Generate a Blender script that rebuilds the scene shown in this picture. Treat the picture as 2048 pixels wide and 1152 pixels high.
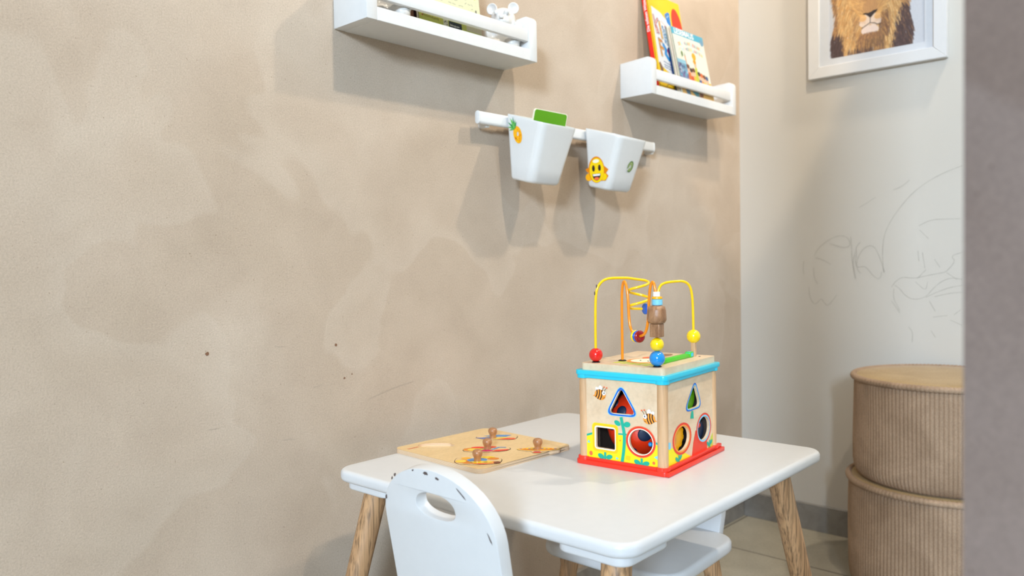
import bpy, bmesh, math, random
import numpy as np
from math import sin, cos, pi, radians
from mathutils import Vector, Matrix
from mathutils.geometry import tessellate_polygon

for o in list(bpy.data.objects):
    bpy.data.objects.remove(o)
SC = bpy.context.scene
COL = SC.collection
random.seed(5)
np.random.seed(5)

# ------------------------------------------------------------------ camera
F_PX = 1580.0
CAM_POS = Vector((-2.157, -1.078, 0.756))
CAM_R = ((0.67783006, 0.03560237, -0.7343561),
         (-0.73502069, 0.00963987, -0.67797614),
         (-0.01705846, 0.99931954, 0.03270267))
cam_data = bpy.data.cameras.new('camera')
cam = bpy.data.objects.new('camera', cam_data)
COL.objects.link(cam)
cam.matrix_world = Matrix.Translation(CAM_POS) @ Matrix(CAM_R).to_4x4()
cam_data.sensor_width = 36.0
cam_data.lens = F_PX * 36.0 / 2048.0
cam_data.clip_start = 0.02
cam_data.dof.use_dof = True
cam_data.dof.focus_distance = 1.12
cam_data.dof.aperture_fstop = 5.0
SC.camera = cam

# ------------------------------------------------------------------ world, lamps, exposure
SC.view_settings.view_transform = 'Standard'
SC.view_settings.look = 'None'
SC.view_settings.exposure = 0.04
SC.view_settings.gamma = 1.0
SC.view_settings.use_curve_mapping = False

world = bpy.data.worlds.new('world')
SC.world = world
world.use_nodes = True
bgn = world.node_tree.nodes['Background']
bgn.inputs[0].default_value = (0.86, 0.93, 1.0, 1)
bgn.inputs[1].default_value = 0.22


def spot(name, loc, target, power, color, size, blend, radius):
    l = bpy.data.lights.new(name, 'SPOT')
    l.energy = power
    l.color = color
    l.spot_size = radians(size)
    l.spot_blend = blend
    l.shadow_soft_size = radius
    o = bpy.data.objects.new(name, l)
    COL.objects.link(o)
    o.location = loc
    o.rotation_euler = (Vector(target) - Vector(loc)).to_track_quat('-Z', 'Y').to_euler()
    return o


WARM = (1.0, 0.88, 0.72)
spot('ceiling_and_added_spot', (-0.22, -1.02, 2.40), (-0.55, -0.15, 1.25), 60, WARM, 92, 0.85, 0.035)
spot('ceiling_and_added_spot', (-1.36, -1.17, 2.40), (-1.25, -0.15, 1.25), 60, WARM, 92, 0.85, 0.035)
spot('ceiling_and_added_spot', (-0.75, -0.75, 2.40), (-0.06, 0.06, 1.55), 45, (1.0, 0.82, 0.60), 42, 0.15, 0.03)  # extra warm spot, added to approximate the warm patch in the corner

win = bpy.data.lights.new('window_daylight', 'AREA')
win.shape = 'RECTANGLE'
win.size, win.size_y = 0.85, 0.80
win.energy = 420
win.color = (0.64, 0.81, 1.0)
wo = bpy.data.objects.new('window_daylight', win)
COL.objects.link(wo)
wo.location = (-6.58, -3.55, 2.25)
wo.rotation_euler = (Vector((-1.0, -0.15, 0.8)) - wo.location).to_track_quat('-Z', 'Y').to_euler()


# ------------------------------------------------------------------ materials
def lin(c):
    c = c / 255.0
    return c / 12.92 if c <= 0.04045 else ((c + 0.055) / 1.055) ** 2.4


def L3(r, g, b):
    return (lin(r), lin(g), lin(b), 1.0)


def new_mat(name):
    m = bpy.data.materials.new(name)
    m.use_nodes = True
    nt = m.node_tree
    return m, nt, nt.nodes['Principled BSDF']


def N(nt, t, **kw):
    n = nt.nodes.new(t)
    for k, v in kw.items():
        if k.startswith('i_'):
            n.inputs[k[2:].replace('_', ' ')].default_value = v
        else:
            setattr(n, k, v)
    return n


def coords(nt, scale=(1, 1, 1), kind='Object', rot=(0, 0, 0)):
    tc = N(nt, 'ShaderNodeTexCoord')
    mp = N(nt, 'ShaderNodeMapping')
    mp.inputs['Scale'].default_value = scale
    mp.inputs['Rotation'].default_value = rot
    nt.links.new(tc.outputs[kind], mp.inputs['Vector'])
    return mp.outputs['Vector']


def noise(nt, vec, scale, detail=4, rough=0.55, dist=0.0):
    n = N(nt, 'ShaderNodeTexNoise')
    n.inputs['Scale'].default_value = scale
    n.inputs['Detail'].default_value = detail
    n.inputs['Roughness'].default_value = rough
    n.inputs['Distortion'].default_value = dist
    nt.links.new(vec, n.inputs['Vector'])
    return n.outputs['Fac']


def ramp(nt, fac, stops, interp='LINEAR'):
    r = N(nt, 'ShaderNodeValToRGB')
    r.color_ramp.interpolation = interp
    el = r.color_ramp.elements
    while len(el) < len(stops):
        el.new(0.5)
    for e, (p, c) in zip(el, stops):
        e.position = p
        e.color = c
    nt.links.new(fac, r.inputs['Fac'])
    return r.outputs['Color']


def mix(nt, a, b, fac, mode='MIX'):
    m = N(nt, 'ShaderNodeMix', data_type='RGBA', blend_type=mode)
    for s, v in ((m.inputs[0], fac), (m.inputs[6], a), (m.inputs[7], b)):
        if hasattr(v, 'is_linked'):
            nt.links.new(v, s)
        else:
            s.default_value = v
    return m.outputs[2]


def bump(nt, bsdf, height, strength, dist):
    b = N(nt, 'ShaderNodeBump')
    b.inputs['Strength'].default_value = strength
    b.inputs['Distance'].default_value = dist
    nt.links.new(height, b.inputs['Height'])
    nt.links.new(b.outputs['Normal'], bsdf.inputs['Normal'])


def plain(name, rgb, rough=0.45, spec=0.5, var=0.03, coat=0.0, sss=0.0):
    m, nt, b = new_mat(name)
    c = L3(*rgb)
    v = coords(nt)
    n = noise(nt, v, 60, 3)
    dark = tuple(x * (1 - var) for x in c[:3]) + (1,)
    lite = tuple(min(1, x * (1 + var)) for x in c[:3]) + (1,)
    nt.links.new(ramp(nt, n, [(0.3, dark), (0.7, lite)]), b.inputs['Base Color'])
    b.inputs['Roughness'].default_value = rough
    b.inputs['Specular IOR Level'].default_value = spec
    b.inputs['Coat Weight'].default_value = coat
    b.inputs['Coat Roughness'].default_value = 0.15
    if sss:
        b.inputs['Subsurface Weight'].default_value = sss
        b.inputs['Subsurface Radius'].default_value = (0.01, 0.01, 0.01)
    return m


def wood(name, base, dark, scale=(40, 40, 3), rough=0.45, contrast=1.0, bmp=0.0003, fine=260):
    m, nt, b = new_mat(name)
    v = coords(nt, scale)
    n1 = noise(nt, v, 1.0, 5, 0.6, 0.3)
    v2 = coords(nt, (fine * scale[0] / 40, fine * scale[1] / 40, fine * scale[2] / 40))
    n2 = noise(nt, v2, 1.0, 2, 0.5, 0.2)
    c1 = ramp(nt, n1, [(0.35, L3(*dark)), (0.6, L3(*base))])
    c2 = ramp(nt, n2, [(0.32, (1 - 0.38 * contrast,) * 3 + (1,)), (0.55, (1, 1, 1, 1))])
    nt.links.new(mix(nt, c1, c2, 1.0, 'MULTIPLY'), b.inputs['Base Color'])
    b.inputs['Roughness'].default_value = rough
    bump(nt, b, n2, 0.5, bmp)
    return m


def plaster(name, base, light, dark, bscale=1.0):
    m, nt, b = new_mat(name)
    v = coords(nt)
    big = noise(nt, v, 2.2, 4, 0.5, 0.5)
    edge = noise(nt, v, 2.9, 3, 0.45, 0.5)
    mid = noise(nt, v, 9, 5, 0.6, 0.4)
    fine = noise(nt, v, 420, 3, 0.7)
    speck = noise(nt, v, 230, 2, 0.5)
    c = ramp(nt, big, [(0.3, L3(*dark)), (0.5, L3(*base)), (0.75, L3(*light))])
    patch = ramp(nt, edge, [(0.50, (0, 0, 0, 1)), (0.512, (1, 1, 1, 1)), (0.60, (0.2, 0.2, 0.2, 1))])
    c = mix(nt, c, L3(*light), mix(nt, (0, 0, 0, 1), patch, 0.34))
    c = mix(nt, c, ramp(nt, mid, [(0.3, (0.93, 0.92, 0.91, 1)), (0.7, (1.04, 1.04, 1.04, 1))]), 1.0, 'MULTIPLY')
    c = mix(nt, c, ramp(nt, fine, [(0.3, (0.85, 0.845, 0.84, 1)), (0.7, (1.08, 1.08, 1.08, 1))]), 1.0, 'MULTIPLY')
    c = mix(nt, c, ramp(nt, speck, [(0.24, (0.66, 0.62, 0.56, 1)), (0.31, (1, 1, 1, 1))]), 1.0, 'MULTIPLY')
    nt.links.new(c, b.inputs['Base Color'])
    b.inputs['Roughness'].default_value = 0.82
    b.inputs['Specular IOR Level'].default_value = 0.25
    h = mix(nt, mix(nt, fine, mid, 0.25), patch, 0.05)
    bump(nt, b, h, 0.55 * bscale, 0.0016)
    return m


def attr_mat(name, rough=0.35, spec=0.5, coat=0.0, ink=1.0):
    m, nt, b = new_mat(name)
    a = N(nt, 'ShaderNodeVertexColor', layer_name='Col')
    n = noise(nt, coords(nt), 300, 2)
    nt.links.new(mix(nt, a.outputs['Color'], ramp(nt, n, [(0.3, (0.97 * ink,) * 3 + (1,)), (0.7, (1.02 * ink,) * 3 + (1,))]), 1.0, 'MULTIPLY'), b.inputs['Base Color'])
    b.inputs['Roughness'].default_value = rough
    b.inputs['Specular IOR Level'].default_value = spec
    b.inputs['Coat Weight'].default_value = coat
    return m


M = {}
M['plaster'] = plaster('beige_plaster', (193, 175, 156), (204, 189, 172), (184, 166, 146))
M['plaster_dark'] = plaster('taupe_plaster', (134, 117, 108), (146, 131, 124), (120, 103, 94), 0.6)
M['ceiling'] = plain('ceiling_white', (235, 232, 226), 0.9, 0.1)
m, nt, b = new_mat('smooth_wall_paint')
v = coords(nt)
c = ramp(nt, noise(nt, v, 1.3, 3), [(0.3, L3(202, 196, 186)), (0.7, L3(208, 203, 194))])
nt.links.new(c, b.inputs['Base Color'])
b.inputs['Roughness'].default_value = 0.7
bump(nt, b, noise(nt, v, 260, 3), 0.25, 0.0006)
M['paint'] = m
m, nt, b = new_mat('floor_tile')
v = coords(nt)
c = ramp(nt, noise(nt, v, 5, 6, 0.6, 0.6), [(0.3, L3(158, 151, 134)), (0.7, L3(184, 177, 159))])
c = mix(nt, c, ramp(nt, noise(nt, v, 190, 3, 0.7), [(0.3, (0.86, 0.86, 0.86, 1)), (0.7, (1.06, 1.06, 1.06, 1))]), 1.0, 'MULTIPLY')
br = N(nt, 'ShaderNodeTexBrick')
br.offset = 0.0
br.inputs['Scale'].default_value = 1.0
br.inputs['Brick Width'].default_value = 0.6
br.inputs['Row Height'].default_value = 0.6
br.inputs['Mortar Size'].default_value = 0.0025
br.inputs['Mortar Smooth'].default_value = 0.1
mp = coords(nt, (1, 1, 1), 'Object', (0, 0, 0))
mp.node.inputs['Location'].default_value = (0.27, 0.02, 0)
nt.links.new(mp, br.inputs['Vector'])
c = mix(nt, c, L3(96, 90, 80), br.outputs['Fac'])
nt.links.new(c, b.inputs['Base Color'])
b.inputs['Roughness'].default_value = 0.42
bump(nt, b, noise(nt, v, 120, 3), 0.15, 0.0005)
M['floor'] = m
m, nt, b = new_mat('stone_skirting')
v = coords(nt)
c = ramp(nt, noise(nt, v, 14, 6, 0.7, 0.8), [(0.3, L3(122, 119, 115)), (0.7, L3(152, 149, 144))])
nt.links.new(c, b.inputs['Base Color'])
b.inputs['Roughness'].default_value = 0.5
M['skirting'] = m
M['trim_white'] = plain('window_white', (236, 236, 234), 0.4)
M['white'] = plain('white_lacquer', (217, 217, 217), 0.32, 0.5, 0.01)
M['white_shelf'] = plain('white_shelf_paint', (220, 220, 219), 0.42, 0.4, 0.015)
M['plastic'] = plain('white_plastic', (222, 222, 220), 0.3, 0.5, 0.01, sss=0.08)
M['porcelain'] = plain('white_figurine', (216, 214, 210), 0.35, 0.5, 0.01, coat=0.2)
M['oak'] = wood('oak_leg', (204, 160, 116), (176, 134, 94), (120, 120, 1.1), 0.5, 1.5, 0.0003, 110)
M['birch'] = wood('birch_panel', (231, 206, 174), (221, 192, 157), (12, 30, 30), 0.45, 0.15)
M['birch_z'] = wood('beech_post', (220, 180, 138), (205, 162, 118), (50, 50, 4), 0.45, 0.3)
M['ply'] = wood('plywood_top', (232, 200, 148), (224, 190, 136), (20, 60, 60), 0.4, 0.25)
m, nt, b = new_mat('plywood_edge')
w = N(nt, 'ShaderNodeTexWave', wave_type='BANDS', bands_direction='Z')
w.inputs['Scale'].default_value = 230
w.inputs['Distortion'].default_value = 0.6
nt.links.new(coords(nt), w.inputs['Vector'])
nt.links.new(ramp(nt, w.outputs['Fac'], [(0.3, L3(196, 156, 116)), (0.6, L3(232, 208, 176))]), b.inputs['Base Color'])
b.inputs['Roughness'].default_value = 0.55
M['ply_edge'] = m
M['ply_pale'] = plain('bare_recess_wood', (232, 204, 164), 0.6)
M['knob'] = wood('knob_wood', (186, 134, 92), (160, 110, 70), (120, 120, 30), 0.3, 0.4)
M['block_wood'] = wood('block_wood', (176, 130, 92), (140, 98, 66), (160, 160, 40), 0.4, 0.6)


def paint(key, rgb, rough=0.35, coat=0.0):
    M[key] = plain(key, rgb, rough, 0.5, 0.015, coat)


paint('red_gloss', (226, 30, 24), 0.2, 0.4)
paint('dark_red', (150, 12, 24), 0.22, 0.4)
paint('blue_gloss', (22, 140, 214), 0.2, 0.4)
paint('deep_blue', (20, 96, 200), 0.25, 0.3)
paint('yellow_gloss', (252, 214, 10), 0.22, 0.4)
paint('orange_wire', (246, 142, 14), 0.25, 0.4)
paint('yellow_wire', (250, 204, 8), 0.25, 0.4)
paint('turquoise', (44, 198, 224), 0.3)
paint('red_plastic', (238, 52, 34), 0.3)
paint('black', (16, 14, 16), 0.4)
paint('print_black', (26, 20, 22), 0.5)
paint('print_white', (244, 242, 240), 0.5)
paint('print_yellow', (244, 232, 20), 0.5)
paint('print_gold', (250, 200, 20), 0.5)
paint('print_orange', (246, 156, 56), 0.5)
paint('print_red', (232, 62, 36), 0.5)
paint('print_coral', (238, 110, 66), 0.5)
paint('print_teal', (20, 176, 148), 0.5)
paint('print_blue', (16, 104, 208), 0.5)
paint('print_sky', (130, 206, 236), 0.5)
paint('print_navy', (16, 38, 66), 0.5)
paint('print_green', (96, 190, 40), 0.5)
paint('print_lime', (200, 210, 70), 0.5)
paint('bright_green', (70, 200, 30), 0.3)
paint('card_green', (94, 160, 0), 0.5)
paint('cream', (246, 240, 214), 0.5)
paint('ladybird_red', (226, 52, 18), 0.3, 0.3)
paint('kiwi', (96, 128, 60), 0.4)
paint('kiwi_light', (172, 190, 120), 0.4)
paint('leaf', (40, 140, 70), 0.4)
paint('leaf_light', (96, 180, 80), 0.4)
paint('pine', (250, 176, 10), 0.4)
paint('pine_dark', (226, 132, 10), 0.4)
paint('print_purple', (150, 110, 160), 0.5)
paint('print_pink', (214, 20, 110), 0.5)
paint('print_brown', (120, 60, 30), 0.5)
paint('pencil', (164, 158, 146), 0.8)
paint('chip', (92, 78, 74), 0.8)
paint('dirt', (126, 90, 66), 0.9)
paint('grey_rubber', (120, 120, 122), 0.6)
paint('mat_grey', (202, 205, 210), 0.6)
paint('plaster_scratch', (180, 164, 146), 0.9)
paint('inner_shade', (58, 44, 36), 0.7)
paint('tag_white', (232, 230, 226), 0.6)
M['print_paper'] = attr_mat('print_paper', 0.5)
M['cover'] = attr_mat('glossy_cover', 0.3, 0.5, 0.1, 0.74)

# velvet cord for the poufs
for key, base, dark in (('cord', (184, 156, 130), (150, 124, 100)), ('velvet_top', (184, 156, 112), (166, 138, 94))):
    m, nt, b = new_mat(key)
    v = coords(nt)
    c = ramp(nt, noise(nt, v, 9, 4, 0.6, 0.5), [(0.3, L3(*dark)), (0.7, L3(*base))])
    c = mix(nt, c, ramp(nt, noise(nt, v, 330, 3, 0.7), [(0.3, (0.8, 0.8, 0.8, 1)), (0.7, (1.1, 1.1, 1.1, 1))]), 1.0, 'MULTIPLY')
    nt.links.new(c, b.inputs['Base Color'])
    b.inputs['Roughness'].default_value = 0.9
    b.inputs['Specular IOR Level'].default_value = 0.15
    b.inputs['Sheen Weight'].default_value = 0.12
    b.inputs['Sheen Roughness'].default_value = 0.4
    bump(nt, b, noise(nt, v, 500, 2), 0.3, 0.001)
    M[key] = m
# picture glass
m, nt, b = new_mat('picture_glass')
b.inputs['Base Color'].default_value = (1, 1, 1, 1)
b.inputs['Roughness'].default_value = 0.02
b.inputs['Transmission Weight'].default_value = 1.0
b.inputs['IOR'].default_value = 1.1
M['glass'] = m


# ------------------------------------------------------------------ mesh helpers
class MB:
    def __init__(s, mats):
        s.v, s.f, s.m = [], [], []
        s.mats = [mats] if isinstance(mats, str) else list(mats)

    def mi(s, k):
        if k is None:
            return 0
        if k not in s.mats:
            s.mats.append(k)
        return s.mats.index(k)

    def add(s, vs, fs, k=None, T=None):
        o = len(s.v)
        i = s.mi(k)
        for p in vs:
            p = Vector(p)
            s.v.append(tuple(T @ p) if T is not None else tuple(p))
        for f in fs:
            s.f.append([a + o for a in f])
            s.m.append(i)

    def box(s, c, d, k=None, T=None):
        x, y, z = c
        a, b_, h = d[0] / 2, d[1] / 2, d[2] / 2
        vs = [(x + i * a, y + j * b_, z + l * h) for l in (-1, 1) for j in (-1, 1) for i in (-1, 1)]
        s.add(vs, [(0, 2, 3, 1), (4, 5, 7, 6), (0, 1, 5, 4), (2, 6, 7, 3), (0, 4, 6, 2), (1, 3, 7, 5)], k, T)

    def prism(s, loops, z0, z1, k=None, T=None, side=None):
        """loops: outer 2D loop, then hole loops; extruded from z0 to z1"""
        if not isinstance(loops[0][0], (tuple, list)):
            loops = [loops]
        flat = [p for l in loops for p in l]
        n = len(flat)
        tris = tessellate_polygon([[Vector((p[0], p[1], 0)) for p in l] for l in loops])
        vs = [(p[0], p[1], z0) for p in flat] + [(p[0], p[1], z1) for p in flat]
        caps = []
        for t in tris:
            a, b_, c = [Vector(flat[i]) for i in t]
            ccw = (b_ - a).cross(c - a) > 0
            t = list(t) if ccw else list(reversed(t))
            caps.append([i + n for i in t])
            caps.append(list(reversed(t)))
        if len(loops) == 1:
            ar = sum(flat[i][0] * flat[(i + 1) % n][1] - flat[(i + 1) % n][0] * flat[i][1] for i in range(n))
            idx = list(range(n)) if ar > 0 else list(reversed(range(n)))
            caps = [[i + n for i in idx], list(reversed(idx))]
        s.add(vs, caps, k, T)
        base = len(s.v) - 2 * n
        o = 0
        i_s = s.mi(side if side else k)
        for li, l in enumerate(loops):
            m_ = len(l)
            ar = sum(l[i][0] * l[(i + 1) % m_][1] - l[(i + 1) % m_][0] * l[i][1] for i in range(m_))
            flip = (ar < 0) != (li > 0)
            for i in range(m_):
                j = (i + 1) % m_
                q = [base + o + i, base + o + j, base + o + j + n, base + o + i + n]
                s.f.append(list(reversed(q)) if flip else q)
                s.m.append(i_s)
            o += m_

    def flat(s, loops, z, k, T=None):
        if not isinstance(loops[0][0], (tuple, list)):
            loops = [loops]
        fl = [p for l in loops for p in l]
        tris = tessellate_polygon([[Vector((p[0], p[1], 0)) for p in l] for l in loops])
        fs = []
        for t in tris:
            a, b_, c = [Vector(fl[i]) for i in t]
            fs.append(list(t) if (b_ - a).cross(c - a) > 0 else list(reversed(t)))
        s.add([(p[0], p[1], z) for p in fl], fs, k, T)

    def lathe(s, prof, n=32, k=None, T=None, sx=1, sy=1):
        vs, fs = [], []
        for r, z in prof:
            for i in range(n):
                a = 2 * pi * i / n
                vs.append((r * cos(a) * sx, r * sin(a) * sy, z))
        m_ = len(prof)
        for j in range(m_ - 1):
            for i in range(n):
                i2 = (i + 1) % n
                fs.append((j * n + i, j * n + i2, (j + 1) * n + i2, (j + 1) * n + i))
        if prof[0][0] > 1e-6:
            fs.append(list(reversed(range(n))))
        if prof[-1][0] > 1e-6:
            fs.append([(m_ - 1) * n + i for i in range(n)])
        s.add(vs, fs, k, T)

    def sphere(s, c, r, k=None, n=24, T=None):
        if not isinstance(r, (tuple, list)):
            r = (r, r, r)
        m_ = n // 2
        vs, fs = [], []
        for j in range(m_ + 1):
            t = pi * j / m_
            for i in range(n):
                a = 2 * pi * i / n
                vs.append((c[0] + r[0] * sin(t) * cos(a), c[1] + r[1] * sin(t) * sin(a), c[2] - r[2] * cos(t)))
        for j in range(m_):
            for i in range(n):
                i2 = (i + 1) % n
                fs.append((j * n + i, j * n + i2, (j + 1) * n + i2, (j + 1) * n + i))
        s.add(vs, fs, k, T)

    def tube(s, pts, r, n=10, k=None, T=None, cap=True, closed=False):
        pts = [Vector(p) for p in pts]
        rr = r if isinstance(r, (list, tuple)) else [r] * len(pts)
        vs, fs = [], []
        N_ = len(pts)
        t0 = (pts[1] - pts[0]).normalized()
        up = Vector((0, 0, 1)) if abs(t0.z) < 0.9 else Vector((1, 0, 0))
        nrm = (up - t0 * up.dot(t0)).normalized()
        for i, p in enumerate(pts):
            if closed:
                t = (pts[(i + 1) % N_] - pts[i - 1]).normalized()
            else:
                t = (pts[min(i + 1, N_ - 1)] - pts[max(i - 1, 0)]).normalized()
            nrm = (nrm - t * nrm.dot(t)).normalized()
            bn = t.cross(nrm)
            for j in range(n):
                a = 2 * pi * j / n
                vs.append(p + (nrm * cos(a) + bn * sin(a)) * rr[i])
        for i in range(N_ - 1 if not closed else N_):
            i2 = (i + 1) % N_
            for j in range(n):
                j2 = (j + 1) % n
                fs.append((i * n + j, i * n + j2, i2 * n + j2, i2 * n + j))
        if cap and not closed:
            fs.append(list(reversed(range(n))))
            fs.append([(N_ - 1) * n + j for j in range(n)])
        s.add(vs, fs, k, T)

    def build(s, name, parent=None, loc=None, bevel=0, seg=3, angle=35, smooth=True):
        me = bpy.data.meshes.new(name)
        me.from_pydata(s.v, [], s.f)
        for k in s.mats:
            me.materials.append(M[k])
        me.polygons.foreach_set('material_index', s.m)
        if bevel:
            bm = bmesh.new()
            bm.from_mesh(me)
            bmesh.ops.remove_doubles(bm, verts=bm.verts, dist=1e-6)
            es = [e for e in bm.edges if len(e.link_faces) == 2 and e.calc_face_angle(0) > radians(30)]
            bmesh.ops.bevel(bm, geom=es, offset=bevel, segments=seg, profile=0.5, affect='EDGES', clamp_overlap=True)
            bm.to_mesh(me)
            bm.free()
        if smooth:
            me.polygons.foreach_set('use_smooth', [True] * len(me.polygons))
            me.set_sharp_from_angle(angle=radians(angle))
        me.update()
        o = bpy.data.objects.new(name, me)
        COL.objects.link(o)
        if parent:
            o.parent = parent
        if loc:
            o.location = loc
        return o


def thing(name, label, cat, loc=(0, 0, 0), rz=0.0, group=None):
    o = bpy.data.objects.new(name, None)
    o.empty_display_size = 0.05
    COL.objects.link(o)
    o.location = loc
    o.rotation_euler = (0, 0, rz)
    o['label'] = label
    o['category'] = cat
    if group:
        o['group'] = group
    return o


def tag(o, label, cat, group=None):
    o['label'] = label
    o['category'] = cat
    if group:
        o['group'] = group
    return o


def struct(o):
    o['kind'] = 'structure'
    return o


def basis(o, e1, e2, e3):
    m_ = Matrix((e1, e2, e3)).transposed().to_4x4()
    m_.translation = Vector(o)
    return m_


def ell(cx, cy, rx, ry=None, n=28, rot=0.0, a0=0, a1=2 * pi):
    ry = rx if ry is None else ry
    full = abs(a1 - a0 - 2 * pi) < 1e-6
    out = []
    for i in range(n if full else n + 1):
        a = a0 + (a1 - a0) * i / n
        x, y = rx * cos(a), ry * sin(a)
        out.append((cx + x * cos(rot) - y * sin(rot), cy + x * sin(rot) + y * cos(rot)))
    return out


def rrect(x0, y0, x1, y1, r, n=6):
    if not isinstance(r, (tuple, list)):
        r = (r,) * 4
    out = []
    for (cx, cy, a, q) in ((x1 - r[0], y0 + r[0], -pi / 2, r[0]), (x1 - r[1], y1 - r[1], 0, r[1]),
                           (x0 + r[2], y1 - r[2], pi / 2, r[2]), (x0 + r[3], y0 + r[3], pi, r[3])):
        for i in range(n + 1):
            t = a + pi / 2 * i / n
            out.append((cx + q * cos(t), cy + q * sin(t)))
    return out


def round_poly(pts, r, n=6):
    out = []
    m_ = len(pts)
    for i in range(m_):
        p, a, b_ = Vector(pts[i]), Vector(pts[i - 1]), Vector(pts[(i + 1) % m_])
        d1, d2 = (a - p).normalized(), (b_ - p).normalized()
        ang = d1.angle(d2)
        t = min(r / math.tan(ang / 2), 0.49 * (a - p).length, 0.49 * (b_ - p).length)
        s0, s1 = p + d1 * t, p + d2 * t
        for j in range(n + 1):
            q = j / n
            out.append(tuple(s0 * (1 - q) ** 2 + p * 2 * q * (1 - q) + s1 * q * q))
    return out


def stroke(pts, w):
    """closed 2D ribbon loop around a polyline"""
    pts = [Vector(p) for p in pts]
    ws = w if isinstance(w, (list, tuple)) else [w] * len(pts)
    l_, r_ = [], []
    for i, p in enumerate(pts):
        t = (pts[min(i + 1, len(pts) - 1)] - pts[max(i - 1, 0)]).normalized()
        nn = Vector((-t.y, t.x)) * ws[i] / 2
        l_.append(tuple(p + nn))
        r_.append(tuple(p - nn))
    return l_ + r_[::-1]


def smooth_path(pts, it=2, closed=False):
    pts = [Vector(p) for p in pts]
    for _ in range(it):
        q = [] if closed else [pts[0]]
        for i in range(len(pts) if closed else len(pts) - 1):
            a, b_ = pts[i], pts[(i + 1) % len(pts)]
            q += [a * 0.75 + b_ * 0.25, a * 0.25 + b_ * 0.75]
        if not closed:
            q.append(pts[-1])
        pts = q
    return pts


def text_geo(body, size, bold=0.0, shear=0.0, align='LEFT'):
    cu = bpy.data.curves.new('t', 'FONT')
    cu.body = body
    cu.size = size
    cu.offset = bold
    cu.shear = shear
    cu.align_x = align
    cu.resolution_u = 2
    ob = bpy.data.objects.new('t', cu)
    COL.objects.link(ob)
    dg = bpy.context.evaluated_depsgraph_get()
    me = bpy.data.meshes.new_from_object(ob.evaluated_get(dg))
    vs = [(v.co.x, v.co.y) for v in me.vertices]
    fs = [list(p.vertices) for p in me.polygons]
    bpy.data.objects.remove(ob)
    bpy.data.curves.remove(cu)
    bpy.data.meshes.remove(me)
    return vs, fs


def add_text(mb, body, size, at, z, k, T=None, rot=0.0, bold=0.0, align='LEFT', sx=1.0, shear=0.0):
    vs, fs = text_geo(body, size, bold, shear, align)
    out = [(at[0] + (x * sx) * cos(rot) - y * sin(rot), at[1] + (x * sx) * sin(rot) + y * cos(rot), z) for x, y in vs]
    mb.add(out, fs, k, T)


class Canvas:
    """a printed sheet: every cell is a small face whose ink is stored as colour on the mesh"""

    def __init__(s, w, h, res, bg):
        s.w, s.h, s.res = w, h, res
        s.nx, s.ny = int(round(w / res)) + 1, int(round(h / res)) + 1
        s.a = np.zeros((s.ny, s.nx, 3)) + np.array(bg, float)
        s.X, s.Y = np.meshgrid(np.linspace(0, w, s.nx), np.linspace(0, h, s.ny))

    def put(s, mask, c, al=1.0):
        s.a[mask] = s.a[mask] * (1 - al) + np.array(c, float) * al

    def ell(s, cx, cy, rx, ry, c, rot=0.0, al=1.0):
        x, y = s.X - cx, s.Y - cy
        u, v_ = x * cos(rot) + y * sin(rot), -x * sin(rot) + y * cos(rot)
        s.put((u / rx) ** 2 + (v_ / ry) ** 2 < 1, c, al)

    def rect(s, x0, y0, x1, y1, c, al=1.0):
        s.put((s.X >= x0) & (s.X <= x1) & (s.Y >= y0) & (s.Y <= y1), c, al)

    def poly(s, pts, c, al=1.0):
        ins = np.zeros(s.X.shape, bool)
        j = len(pts) - 1
        for i in range(len(pts)):
            xi, yi = pts[i]
            xj, yj = pts[j]
            cond = ((yi > s.Y) != (yj > s.Y)) & (s.X < (xj - xi) * (s.Y - yi) / ((yj - yi) or 1e-9) + xi)
            ins ^= cond
            j = i
        s.put(ins, c, al)
        return ins

    def line(s, pts, w, c, al=1.0):
        for (x0, y0), (x1, y1) in zip(pts[:-1], pts[1:]):
            i0, i1 = sorted((x0, x1))
            j0, j1 = sorted((y0, y1))
            a = max(0, int((i0 - w) / s.res) - 1)
            b_ = min(s.nx, int((i1 + w) / s.res) + 3)
            c0 = max(0, int((j0 - w) / s.res) - 1)
            d = min(s.ny, int((j1 + w) / s.res) + 3)
            if a >= b_ or c0 >= d:
                continue
            X, Y = s.X[c0:d, a:b_], s.Y[c0:d, a:b_]
            dx, dy = x1 - x0, y1 - y0
            ll = dx * dx + dy * dy or 1e-12
            t = np.clip(((X - x0) * dx + (Y - y0) * dy) / ll, 0, 1)
            dist = np.hypot(X - x0 - t * dx, Y - y0 - t * dy)
            k = np.clip((w / 2 + s.res * 0.5 - dist) / s.res, 0, 1)[..., None] * al
            s.a[c0:d, a:b_] = s.a[c0:d, a:b_] * (1 - k) + np.array(c, float) * k

    def mesh(s, name, mat, T, parent=None):
        nx, ny = s.nx, s.ny
        co = np.stack([s.X.ravel(), s.Y.ravel(), np.zeros(nx * ny)], 1)
        R = np.array(T)
        co = co @ R[:3, :3].T + R[:3, 3]
        i = np.arange((nx - 1) * (ny - 1))
        r, c = i // (nx - 1), i % (nx - 1)
        q = np.stack([r * nx + c, r * nx + c + 1, (r + 1) * nx + c + 1, (r + 1) * nx + c], 1)
        me = bpy.data.meshes.new(name)
        me.from_pydata(co.tolist(), [], q.tolist())
        me.materials.append(M[mat])
        at = me.color_attributes.new('Col', 'FLOAT_COLOR', 'POINT')
        a = np.clip(s.a.reshape(-1, 3) / 255.0, 0, 1)
        a = np.where(a <= 0.04045, a / 12.92, ((a + 0.055) / 1.055) ** 2.4)
        at.data.foreach_set('color', np.concatenate([a, np.ones((len(a), 1))], 1).ravel())
        me.update()
        o = bpy.data.objects.new(name, me)
        COL.objects.link(o)
        o.parent = parent
        return o


ID = Matrix.Identity(4)
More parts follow.
